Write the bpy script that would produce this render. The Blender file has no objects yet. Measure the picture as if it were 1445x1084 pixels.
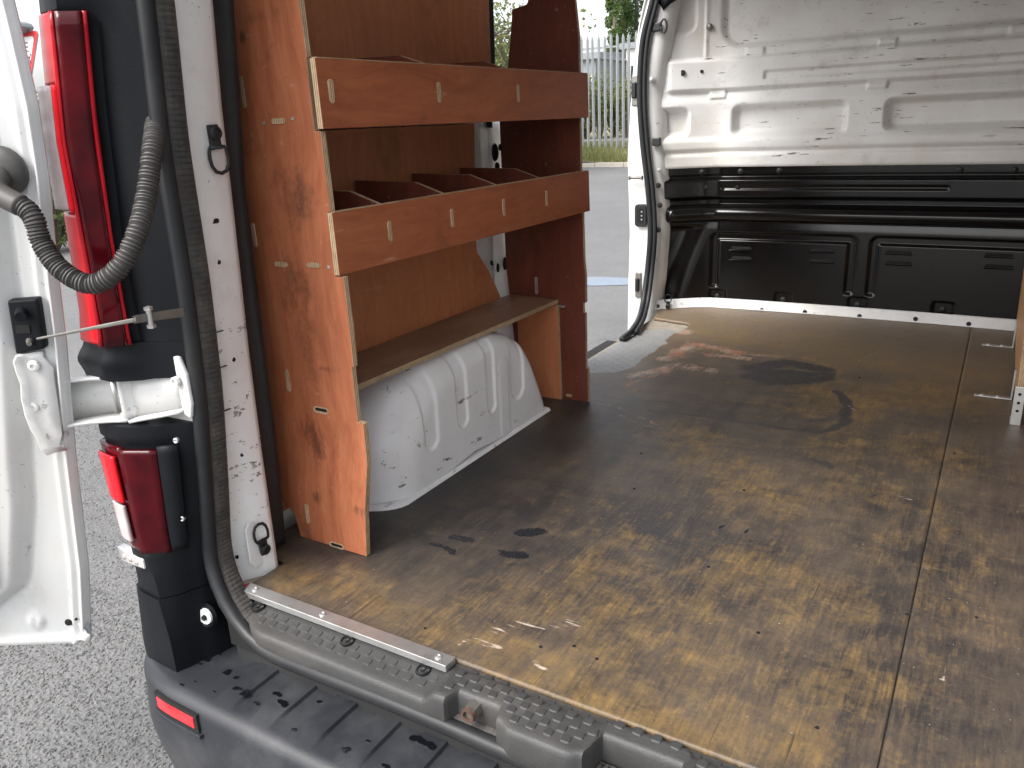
import bpy, bmesh, math, random
import numpy as np
from mathutils import Vector, Matrix
rng = np.random.default_rng(7); random.seed(7)
scene = bpy.context.scene
COL = scene.collection

# ------------------------------------------------------------------ camera
# world frame: the van's floor is Z = 0, +Y runs forward through the van, metres
PW, PH, FPX = 1445.0, 1084.0, 1124.8
RC = np.array([[.85618921, .12647997, -.50094196], [.51491791, -.28849756, .80723522], [-.04242145, -.94909008, -.3121353]])
CAM = np.array([0., 0., .8])
GROUND = -.57
cd = bpy.data.cameras.new('camera'); cam = bpy.data.objects.new('camera', cd); COL.objects.link(cam)
cd.sensor_width = 36.0; cd.lens = FPX / PW * 36.0; cd.clip_end = 2000; cd.clip_start = .02
M = Matrix(((RC[0][0], -RC[0][1], -RC[0][2], 0), (RC[1][0], -RC[1][1], -RC[1][2], 0), (RC[2][0], -RC[2][1], -RC[2][2], .8), (0, 0, 0, 1)))
cam.matrix_world = M
scene.camera = cam

# ------------------------------------------------------------------ sky, sun, exposure
SUN_EL, SUN_AZ = math.radians(48), math.radians(205)     # azimuth clockwise from +Y: behind the camera, a little left
w = bpy.data.worlds.new('World'); scene.world = w; w.use_nodes = True
nt = w.node_tree; nt.nodes.clear()
sky = nt.nodes.new('ShaderNodeTexSky'); sky.sky_type = 'NISHITA'; sky.sun_disc = False
sky.sun_elevation = SUN_EL; sky.sun_rotation = SUN_AZ; sky.dust_density = 4.0; sky.air_density = 1.0
hs = nt.nodes.new('ShaderNodeHueSaturation'); hs.inputs['Saturation'].default_value = .28
bg = nt.nodes.new('ShaderNodeBackground'); bg.inputs[1].default_value = .15
wo = nt.nodes.new('ShaderNodeOutputWorld')
nt.links.new(sky.outputs[0], hs.inputs['Color']); nt.links.new(hs.outputs[0], bg.inputs[0]); nt.links.new(bg.outputs[0], wo.inputs[0])
sl = bpy.data.lights.new('sun', 'SUN'); sl.energy = .7; sl.angle = math.radians(22); sl.color = (1, .975, .94)
so = bpy.data.objects.new('sun', sl); COL.objects.link(so)
sd = Vector((math.sin(SUN_AZ) * math.cos(SUN_EL), math.cos(SUN_AZ) * math.cos(SUN_EL), math.sin(SUN_EL)))
so.rotation_euler = sd.to_track_quat('Z', 'Y').to_euler(); so.location = sd * 30
scene.view_settings.view_transform = 'Standard'; scene.view_settings.look = 'None'
scene.view_settings.gamma = 1; scene.view_settings.use_curve_mapping = False
scene.view_settings.exposure = 1.5
scene.cycles.max_bounces = 12; scene.cycles.diffuse_bounces = 7; scene.cycles.glossy_bounces = 4
scene.cycles.use_denoising = True
scene.cycles.sample_clamp_indirect = 8

# ------------------------------------------------------------------ helpers
def P(p, X=None, Y=None, Z=None):
    """point where the sight line of photo pixel p meets an axis plane of the place"""
    d = RC @ np.array([p[0] - PW / 2, p[1] - PH / 2, FPX])
    t = (X - CAM[0]) / d[0] if X is not None else (Y - CAM[1]) / d[1] if Y is not None else (Z - CAM[2]) / d[2]
    return CAM + d * t

def track(pix, Y):
    """height -> X along an edge seen in the photo that stands in the plane Y"""
    q = sorted((P(p, Y=Y)[2], P(p, Y=Y)[0]) for p in pix)
    zs = np.array([a for a, _ in q]); xs = np.array([b for _, b in q])
    def fn(z):
        z = np.asarray(z, float); r = np.interp(z, zs, xs)
        top = (xs[-1] - xs[-3]) / (zs[-1] - zs[-3])
        return np.where(z > zs[-1], xs[-1] + top * (z - zs[-1]) + .12 * np.clip(z - zs[-1], 0, 1) ** 2, r)
    return fn

def ss(a, b, x):
    t = np.clip((x - a) / (b - a), 0, 1); return t * t * (3 - 2 * t)
def band(a, b, s, x):
    return ss(a - s, a + s, x) * (1 - ss(b - s, b + s, x))
def rbox(x, z, x0, x1, z0, z1, r):
    """signed distance to a rounded rectangle, negative inside"""
    qx = np.abs(x - (x0 + x1) / 2) - (x1 - x0) / 2 + r; qz = np.abs(z - (z0 + z1) / 2) - (z1 - z0) / 2 + r
    return np.hypot(np.maximum(qx, 0), np.maximum(qz, 0)) + np.minimum(np.maximum(qx, qz), 0) - r

def vnoise(x, y, seed=0):
    xi = np.floor(x).astype(np.int64); yi = np.floor(y).astype(np.int64); fx = x - xi; fy = y - yi
    fx = fx * fx * (3 - 2 * fx); fy = fy * fy * (3 - 2 * fy)
    def h(a, b):
        n = (a * 374761393 + b * 668265263 + seed * 144269504) & 0x7fffffff
        n = ((n ^ (n >> 13)) * 1274126177) & 0x7fffffff
        return ((n ^ (n >> 16)) & 0xffff) / 65535.0
    return (h(xi, yi) * (1 - fx) + h(xi + 1, yi) * fx) * (1 - fy) + (h(xi, yi + 1) * (1 - fx) + h(xi + 1, yi + 1) * fx) * fy
def fbm(x, y, o=4, seed=0):
    s = 0; a = .5; t = 0
    for k in range(o):
        s = s + a * vnoise(x * 2 ** k, y * 2 ** k, seed + k); t += a; a *= .55
    return s / t

class MB:
    def __init__(s): s.v = []; s.f = []; s.m = []
    def poly(s, pts, mi=0):
        b = len(s.v); s.v += [tuple(map(float, p)) for p in pts]; s.f.append(tuple(range(b, b + len(pts)))); s.m.append(mi); return s
    def prism(s, a, b, m_side=0, m_cap=0):
        """two matching loops of points joined into a closed solid"""
        n = len(a); o = len(s.v); s.v += [tuple(map(float, p)) for p in a] + [tuple(map(float, p)) for p in b]
        s.f.append(tuple(range(o + n - 1, o - 1, -1))); s.m.append(m_cap); s.f.append(tuple(range(o + n, o + 2 * n))); s.m.append(m_cap)
        for i in range(n):
            j = (i + 1) % n; s.f.append((o + i, o + j, o + n + j, o + n + i)); s.m.append(m_side)
        return s
    def box(s, x0, x1, y0, y1, z0, z1, mi=0):
        return s.prism([(x0, y0, z0), (x1, y0, z0), (x1, y1, z0), (x0, y1, z0)], [(x0, y0, z1), (x1, y0, z1), (x1, y1, z1), (x0, y1, z1)], mi, mi)
    def grid(s, A, mi=0, closed_u=False):
        A = np.asarray(A, float); n, k = A.shape[:2]; o = len(s.v); s.v += [tuple(p) for p in A.reshape(-1, 3)]
        for i in range(n - 1 if not closed_u else n):
            i2 = (i + 1) % n
            for j in range(k - 1):
                s.f.append((o + i * k + j, o + i2 * k + j, o + i2 * k + j + 1, o + i * k + j + 1)); s.m.append(mi)
        return s
    def tube(s, path, r, n=12, mi=0, caps=True):
        path = [Vector(p) for p in path]; rr = r if hasattr(r, '__len__') else [r] * len(path)
        t0 = (path[1] - path[0]).normalized(); u = t0.orthogonal().normalized(); o = len(s.v)
        for i, p in enumerate(path):
            t = (path[min(i + 1, len(path) - 1)] - path[max(i - 1, 0)]).normalized()
            u = (u - t * u.dot(t)).normalized(); q = t.cross(u)
            for k in range(n):
                a = 2 * math.pi * k / n; s.v.append(tuple(p + (u * math.cos(a) + q * math.sin(a)) * rr[i]))
        for i in range(len(path) - 1):
            for k in range(n):
                s.f.append((o + i * n + k, o + i * n + (k + 1) % n, o + (i + 1) * n + (k + 1) % n, o + (i + 1) * n + k)); s.m.append(mi)
        if caps:
            s.f.append(tuple(o + k for k in range(n - 1, -1, -1))); s.m.append(mi)
            e = o + (len(path) - 1) * n; s.f.append(tuple(e + k for k in range(n))); s.m.append(mi)
        return s
    def disc(s, c, axis, prof, n=16, mi=0):
        """lathe: prof is a list of (radius, height along axis)"""
        c = Vector(c); ax = Vector(axis).normalized(); u = ax.orthogonal().normalized(); q = ax.cross(u); o = len(s.v)
        for r, h in prof:
            for k in range(n):
                a = 2 * math.pi * k / n; s.v.append(tuple(c + ax * h + (u * math.cos(a) + q * math.sin(a)) * max(r, 1e-5)))
        for i in range(len(prof) - 1):
            for k in range(n):
                s.f.append((o + i * n + k, o + i * n + (k + 1) % n, o + (i + 1) * n + (k + 1) % n, o + (i + 1) * n + k)); s.m.append(mi)
        return s
    def obj(s, name, mats, parent=None, smooth=False, bevel=0, solid=0, offset=-1, autos=None):
        me = bpy.data.meshes.new(name); me.from_pydata(s.v, [], s.f)
        for m in (mats if isinstance(mats, (list, tuple)) else [mats]): me.materials.append(m)
        if max(s.m, default=0) > 0: me.polygons.foreach_set('material_index', s.m)
        bm = bmesh.new(); bm.from_mesh(me); bmesh.ops.remove_doubles(bm, verts=bm.verts, dist=1e-6); bmesh.ops.recalc_face_normals(bm, faces=bm.faces); bm.to_mesh(me); bm.free()
        if smooth: me.polygons.foreach_set('use_smooth', [True] * len(me.polygons))
        if autos is not None: me.set_sharp_from_angle(angle=math.radians(autos))
        o = link(name, me, parent)
        if solid:
            d = o.modifiers.new('solid', 'SOLIDIFY'); d.thickness = solid; d.offset = offset
        if bevel:
            b = o.modifiers.new('bevel', 'BEVEL'); b.width = bevel; b.segments = 2; b.limit_method = 'ANGLE'; b.angle_limit = math.radians(35)
        return o

def link(name, me, parent=None):
    o = bpy.data.objects.new(name, me); COL.objects.link(o)
    if parent is not None:
        o.parent = parent; o.matrix_parent_inverse = parent_world(parent).inverted()
    return o
def parent_world(o):
    m = o.matrix_basis.copy()
    return (parent_world(o.parent) @ o.matrix_parent_inverse @ m) if o.parent else m
def thing(name, label, cat, loc=(0, 0, 0), group=None):
    o = bpy.data.objects.new(name, None); COL.objects.link(o); o.location = loc; o.empty_display_size = .1
    return tag(o, label, cat, group)
def tag(o, label=None, cat=None, group=None, kind=None):
    for k, v in (('label', label), ('category', cat), ('group', group), ('kind', kind)):
        if v: o[k] = v
    return o

# ------------------------------------------------------------------ materials
class G:
    def __init__(s, name):
        s.mat = bpy.data.materials.new(name); s.mat.use_nodes = True; s.t = s.mat.node_tree; s.t.nodes.clear()
        s.out = s.t.nodes.new('ShaderNodeOutputMaterial'); s.b = s.n('ShaderNodeBsdfPrincipled'); s.t.links.new(s.b.outputs[0], s.out.inputs[0])
        s._co = None
    def n(s, typ, ins=None, **pr):
        d = s.t.nodes.new(typ)
        for k, v in pr.items(): setattr(d, k, v)
        for k, v in (ins or {}).items(): s.set(d, k, v)
        return d
    def set(s, d, k, v):
        if isinstance(v, bpy.types.Node): v = v.outputs[0]
        if isinstance(v, bpy.types.NodeSocket): s.t.links.new(v, d.inputs[k])
        else:
            if isinstance(v, (tuple, list)) and len(v) == 3 and d.inputs[k].type == 'RGBA': v = (*v, 1)
            d.inputs[k].default_value = v
    def co(s):
        if s._co is None: s._co = s.n('ShaderNodeTexCoord').outputs['Object']
        return s._co
    def mp(s, scale=(1, 1, 1), rot=(0, 0, 0), loc=(0, 0, 0)):
        return s.n('ShaderNodeMapping', {'Vector': s.co(), 'Scale': scale, 'Rotation': rot, 'Location': loc})
    def noise(s, scale=5, detail=6, rough=.6, vec=None, dist=0.0, sc=(1, 1, 1), loc=(0, 0, 0), rot=(0, 0, 0)):
        v = vec or s.mp(sc, rot, loc)
        return s.n('ShaderNodeTexNoise', {'Vector': v, 'Scale': scale, 'Detail': detail, 'Roughness': rough, 'Distortion': dist}).outputs[0]
    def ramp(s, fac, stops, interp='LINEAR'):
        d = s.n('ShaderNodeValToRGB', {'Fac': fac}); e = d.color_ramp.elements; d.color_ramp.interpolation = interp
        while len(e) < len(stops): e.new(.5)
        for x, (p, c) in zip(e, stops):
            x.position = p; x.color = (c, c, c, 1) if not isinstance(c, (tuple, list)) else (*c, 1)
        return d.outputs[0]
    def mix(s, fac, a, b, mode='MIX'):
        d = s.n('ShaderNodeMix', data_type='RGBA', blend_type=mode)
        s.set(d, 0, fac); s.set(d, 6, a); s.set(d, 7, b); return d.outputs[2]
    def math(s, op, a, b=0.0, c=None, clamp=False):
        d = s.n('ShaderNodeMath', {0: a, 1: b}, operation=op, use_clamp=clamp)
        if c is not None: s.set(d, 2, c)
        return d.outputs[0]
    def attr(s, name):
        return s.n('ShaderNodeAttribute', attribute_name=name).outputs['Fac']
    def bump(s, h, strength=.3, dist=.01):
        s.set(s.b, 'Normal', s.n('ShaderNodeBump', {'Height': h, 'Strength': strength, 'Distance': dist}))
    def fin(s, color=None, rough=None, metal=0, spec=None, coat=None):
        if color is not None: s.set(s.b, 'Base Color', color)
        if rough is not None: s.set(s.b, 'Roughness', rough)
        s.set(s.b, 'Metallic', metal)
        if spec is not None: s.set(s.b, 'Specular IOR Level', spec)
        if coat: s.set(s.b, 'Coat Weight', coat); s.set(s.b, 'Coat Roughness', .08)
        return s.mat

def m_paint(name, base=(.70, .705, .70), grime=(.42, .36, .27), gam=.5, scr=.56, scuff=(.10, .085, .075), along=(1, 1, 1), rough=.32, loc=(0, 0, 0)):
    g = G(name)
    a = g.noise(3.0, 8, .62, loc=loc); b = g.noise(1.2, 4, .5, loc=(3, 1, 5))
    f = g.math('MULTIPLY', g.ramp(a, [(.42, 0), (.72, 1)]), gam)
    c = g.mix(f, base, grime)
    c = g.mix(g.math('MULTIPLY', g.ramp(b, [(.45, 0), (.7, 1)]), gam * .5), c, (.55, .5, .42))
    s1 = g.ramp(g.noise(28, 6, .7, sc=along, loc=loc), [(scr + .06, 0), (scr + .085, 1)])
    s2 = g.ramp(g.noise(2.3, 3, .5, loc=(7, 2, 1)), [(.47, 0), (.6, 1)])
    c = g.mix(g.math('MULTIPLY', s1, s2), c, scuff)
    c = g.mix(g.math('MULTIPLY', g.ramp(g.noise(7, 8, .75, loc=(8, 8, 2)), [(.56, 0), (.70, 1)]), gam * .55), c, (.24, .22, .20))
    sp = g.ramp(g.noise(160, 2, .5), [(.725, 0), (.76, .7)])
    c = g.mix(sp, c, (.2, .16, .12))
    g.bump(g.noise(9, 3, .5), .06, .01)
    return g.fin(c, g.math('ADD', g.math('MULTIPLY', a, .25), rough - .1), coat=.15)

def m_simple(name, col, rough=.5, metal=0, var=.25, scale=20, bump=.05, bscale=120, spec=None, coat=None, dust=None, dustamt=.3):
    g = G(name); n = g.noise(scale, 6, .65)
    c = g.mix(n, tuple(x * (1 - var) for x in col), tuple(min(1, x * (1 + var)) for x in col))
    if dust: c = g.mix(g.math('MULTIPLY', g.ramp(g.noise(scale * .35, 8, .7, loc=(4, 4, 4)), [(.45, 0), (.75, 1)]), dustamt), c, dust)
    if bump: g.bump(g.noise(bscale, 3, .6), bump, .004)
    return g.fin(c, g.math('ADD', g.math('MULTIPLY', n, .2), rough - .1), metal, spec, coat)

def m_ply(name, light, dark, grain='z', rough=.42, stain=.5, spots=(), dirty=0.0):
    g = G(name); sc = {'z': (14, 14, 1.2), 'y': (14, 1.2, 14), 'x': (1.2, 14, 14)}[grain]
    warp = g.noise(1.6, 3, .5)
    v = g.n('ShaderNodeVectorMath', {0: g.co(), 1: g.n('ShaderNodeVectorMath', {0: g.n('ShaderNodeTexNoise', {'Vector': g.co(), 'Scale': 2.2, 'Detail': 2.0}).outputs[1], 3: .16}, operation='SCALE').outputs[0]}, operation='ADD').outputs[0]
    v = g.n('ShaderNodeMapping', {'Vector': v, 'Scale': sc})
    n1 = g.noise(3.2, 9, .68, vec=v); n2 = g.noise(17, 5, .7, vec=v); n3 = g.noise(2.4, 5, .6, loc=(2, 5, 3))
    f = g.math('ADD', g.math('MULTIPLY', n1, .75), g.math('MULTIPLY', n2, .35))
    c = g.mix(g.ramp(f, [(.36, 0), (.76, 1)]), dark, light)
    c = g.mix(g.math('MULTIPLY', g.ramp(n3, [(.45, 0), (.72, 1)]), .45), c, tuple(x * .62 for x in dark))
    st = g.math('MULTIPLY', g.ramp(g.noise(5, 8, .72, sc=(1, 1, .8), loc=(9, 1, 4)), [(.57, 0), (.72, 1)]), stain)
    c = g.mix(st, c, (.035, .02, .014))
    if dirty:
        c = g.mix(g.math('MULTIPLY', g.ramp(g.noise(6, 9, .75, sc=(1, .5, 1)), [(.35, 0), (.65, 1)]), dirty), c, (.05, .04, .033))
        c = g.mix(g.ramp(g.noise(14, 6, .7, sc=(1, .35, 1), loc=(1, 7, 2)), [(.64, 0), (.74, .5)]), c, (.3, .26, .2))
    for (cx, cy, cz), sx_, sz_, am in spots:
        dd = g.n('ShaderNodeVectorMath', {0: g.n('ShaderNodeMapping', {'Vector': g.co(), 'Location': (-cx / sx_, -cy, -cz / sz_), 'Scale': (1 / sx_, 1, 1 / sz_)})}, operation='LENGTH').outputs['Value']
        k = g.math('ADD', g.math('SUBTRACT', 1.0, dd), g.math('MULTIPLY', g.math('SUBTRACT', g.noise(26, 7, .75, sc=(1.6, 1, .5)), .5), 4.0))
        c = g.mix(g.math('MULTIPLY', g.ramp(k, [(.35, 0), (.85, 1)]), am), c, (.05, .022, .016))
    sc_ = g.ramp(g.noise(60, 3, .6, sc=(1, .12, 1)), [(.68, 0), (.72, .35)])
    c = g.mix(sc_, c, (.5, .33, .2))
    g.bump(n2, .12, .003)
    return g.fin(c, g.math('ADD', g.math('MULTIPLY', n1, .25), rough - .1))

def m_edge(flat=True):
    g = G('plywood edge'); n = g.noise(90, 4, .7); b = g.noise(6, 5, .6)
    dt = g.n('ShaderNodeVectorMath', {0: g.co(), 1: (1, 1, 0) if flat else (0, 0, 1)}, operation='DOT_PRODUCT').outputs['Value']
    l = g.math('ADD', g.math('MULTIPLY', g.math('SINE', g.math('MULTIPLY', dt, 1550.0)), .35), g.math('ADD', .12, g.math('MULTIPLY', g.noise(40, 4, .7), .8)))
    c = g.mix(g.ramp(l, [(.3, 0), (.7, 1)]), (.27, .17, .09), (.62, .48, .31)); c = g.mix(g.ramp(n, [(.4, 0), (.7, .5)]), c, (.3, .18, .09))
    c = g.mix(g.ramp(b, [(.5, 0), (.72, .75)]), c, (.16, .09, .05))
    g.bump(l, .3, .002)
    return g.fin(c, .75)

def m_floor():
    g = G('worn phenolic plywood')
    st = lambda f, k: g.math('ADD', g.math('MULTIPLY', g.math('SUBTRACT', f, .5), k), .5)
    xs = st(g.noise(9, 9, .72, sc=(6, .9, 1)), 2.2); ys = st(g.noise(10, 9, .72, sc=(.9, 7, 1), rot=(0, 0, .06)), 2.2); iso = st(g.noise(17, 10, .72, dist=.5), 2.4); fine = st(g.noise(120, 5, .7), 2.0)
    hx = st(g.noise(34, 6, .72, sc=(5, .55, 1), rot=(0, 0, -.12), loc=(2, 3, 4)), 2.4)
    n = g.math('ADD', g.math('ADD', g.math('MULTIPLY', iso, .26), g.math('MULTIPLY', xs, .18)), g.math('ADD', g.math('ADD', g.math('MULTIPLY', fine, .18), g.math('MULTIPLY', hx, .26)), g.math('MULTIPLY', ys, .12)))
    dn = g.math('SUBTRACT', n, .5); tone = g.attr('tone')
    base = g.mix(g.ramp(g.math('ADD', tone, g.math('MULTIPLY', dn, .9)), [(.1, 0), (.9, 1)]), (.032, .0285, .028), (.175, .128, .085))
    base = g.mix(g.math('MULTIPLY', g.ramp(g.math('ADD', ys, g.math('MULTIPLY', fine, .3)), [(.75, 0), (1.05, 1)]), .35), base, (.03, .025, .024))
    oc = g.ramp(g.math('ADD', g.attr('ochre'), g.math('MULTIPLY', dn, 1.45)), [(.24, 0), (.98, 1)])
    drag = g.ramp(g.noise(14, 7, .7, sc=(9, .45, 1), rot=(0, 0, -.22), loc=(6, 2, 8)), [(.44, 0), (.64, 1)])
    oc = g.math('MULTIPLY', oc, g.math('ADD', .62, g.math('MULTIPLY', drag, .55)), clamp=True)
    c = g.mix(g.math('MULTIPLY', oc, .8), base, g.mix(g.ramp(iso, [(.2, 0), (.8, 1)]), (.18, .105, .028), (.33, .20, .050)))
    pk = g.ramp(g.math('ADD', g.attr('peel'), g.math('MULTIPLY', dn, 1.7)), [(.36, 0), (.60, .95)])
    c = g.mix(pk, c, g.mix(g.ramp(g.noise(8, 6, .7), [(.42, 0), (.58, 1)]), (.36, .135, .070), (.40, .31, .23)))
    gr = g.ramp(g.math('ADD', g.attr('stain'), g.math('MULTIPLY', dn, .7)), [(.38, 0), (.56, 1)])
    c = g.mix(g.math('MULTIPLY', gr, .92), c, g.mix(fine, (.030, .0285, .030), (.060, .055, .052)))
    pl = g.ramp(g.math('ADD', g.attr('pale'), g.math('MULTIPLY', g.math('SUBTRACT', ys, .5), .75)), [(.50, 0), (.64, 1)])
    c = g.mix(pl, c, g.mix(fine, (.36, .28, .21), (.56, .48, .40)))
    tr = g.ramp(g.math('ADD', g.attr('torn'), g.math('MULTIPLY', dn, 1.3)), [(.46, 0), (.54, 1)])
    c = g.mix(tr, c, (.014, .0145, .018))
    scr = g.math('MULTIPLY', g.ramp(g.noise(30, 3, .6, sc=(.10, 3.4, 1), rot=(0, 0, .9), dist=.3), [(.69, 0), (.72, .6)]), g.ramp(g.noise(1.6, 2, .5), [(.45, 0), (.6, 1)]))
    c = g.mix(scr, c, (.28, .19, .11))
    scr2 = g.ramp(g.noise(26, 3, .6, sc=(3.4, .10, 1), rot=(0, 0, .35), loc=(3, 9, 1), dist=.3), [(.68, 0), (.72, .7)])
    c = g.mix(scr2, c, (.026, .022, .021))
    dots = g.ramp(g.noise(150, 2, .5, loc=(5, 5, 5)), [(.74, 0), (.765, .7)])
    c = g.mix(dots, c, (.40, .33, .26))
    h = g.math('SUBTRACT', g.math('MULTIPLY', n, .6), g.math('MULTIPLY', tr, .6))
    g.bump(g.math('ADD', h, g.math('MULTIPLY', pk, -.3)), .4, .005)
    r_ = g.math('ADD', g.math('MULTIPLY', n, .3), .32)
    return g.fin(c, g.math('ADD', r_, g.math('MULTIPLY', tr, -.25)), spec=.42)

def m_asphalt():
    g = G('asphalt'); v = g.n('ShaderNodeTexVoronoi', {'Vector': g.co(), 'Scale': 95.0}); f2 = g.noise(260, 3, .6); big = g.noise(.6, 5, .6); mid = g.noise(7, 6, .7)
    c = g.mix(v.outputs['Color'], (.10, .099, .10), (.18, .178, .176)); c = g.mix(.55, c, g.mix(f2, (.095, .094, .095), (.17, .168, .167)))
    c = g.mix(g.math('MULTIPLY', g.ramp(mid, [(.45, 0), (.7, 1)]), .5), c, (.09, .088, .088))
    c = g.mix(g.math('MULTIPLY', g.ramp(g.noise(28, 5, .7), [(.5, 0), (.7, 1)]), .4), c, (.21, .207, .203))
    c = g.mix(g.ramp(big, [(.4, 0), (.65, .35)]), c, (.20, .197, .193))
    g.bump(g.math('ADD', v.outputs['Distance'], g.math('MULTIPLY', f2, .4)), .7, .006)
    return g.fin(c, .8)
def m_chip():
    g = G('stone chippings'); r = g.n('ShaderNodeNewGeometry').outputs['Random Per Island']
    c = g.ramp(r, [(0, (.085, .085, .087)), (.35, (.125, .124, .126)), (.7, (.16, .158, .156)), (.92, (.20, .185, .16)), (1, (.23, .222, .21))])
    return g.fin(c, .75)
def m_leaf(name, a, b):
    g = G(name); r = g.n('ShaderNodeNewGeometry').outputs['Random Per Island']
    g.fin(g.mix(r, a, b), .6); g.set(g.b, 'Subsurface Weight', 0.0)
    tl = g.n('ShaderNodeBsdfTranslucent', {'Color': g.mix(r, tuple(x * 1.3 for x in a), tuple(x * 1.4 for x in b))})
    mx = g.n('ShaderNodeMixShader', {0: .35, 1: g.b.outputs[0], 2: tl.outputs[0]}); g.t.links.new(mx.outputs[0], g.out.inputs[0]); return g.mat
def m_lens(name, a, b, lines=220., rough=.12, d='Z', mixr=(.35, .75)):
    g = G(name); wv = g.n('ShaderNodeTexWave', {'Vector': g.co(), 'Scale': lines / 20, 'Distortion': .3}, bands_direction=d).outputs[1]
    c = g.mix(g.ramp(g.noise(14, 3, .5), [(mixr[0], 0), (mixr[1], 1)]), a, b); g.bump(wv, .12, .002)
    return g.fin(c, rough, spec=.15, coat=.12)

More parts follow.
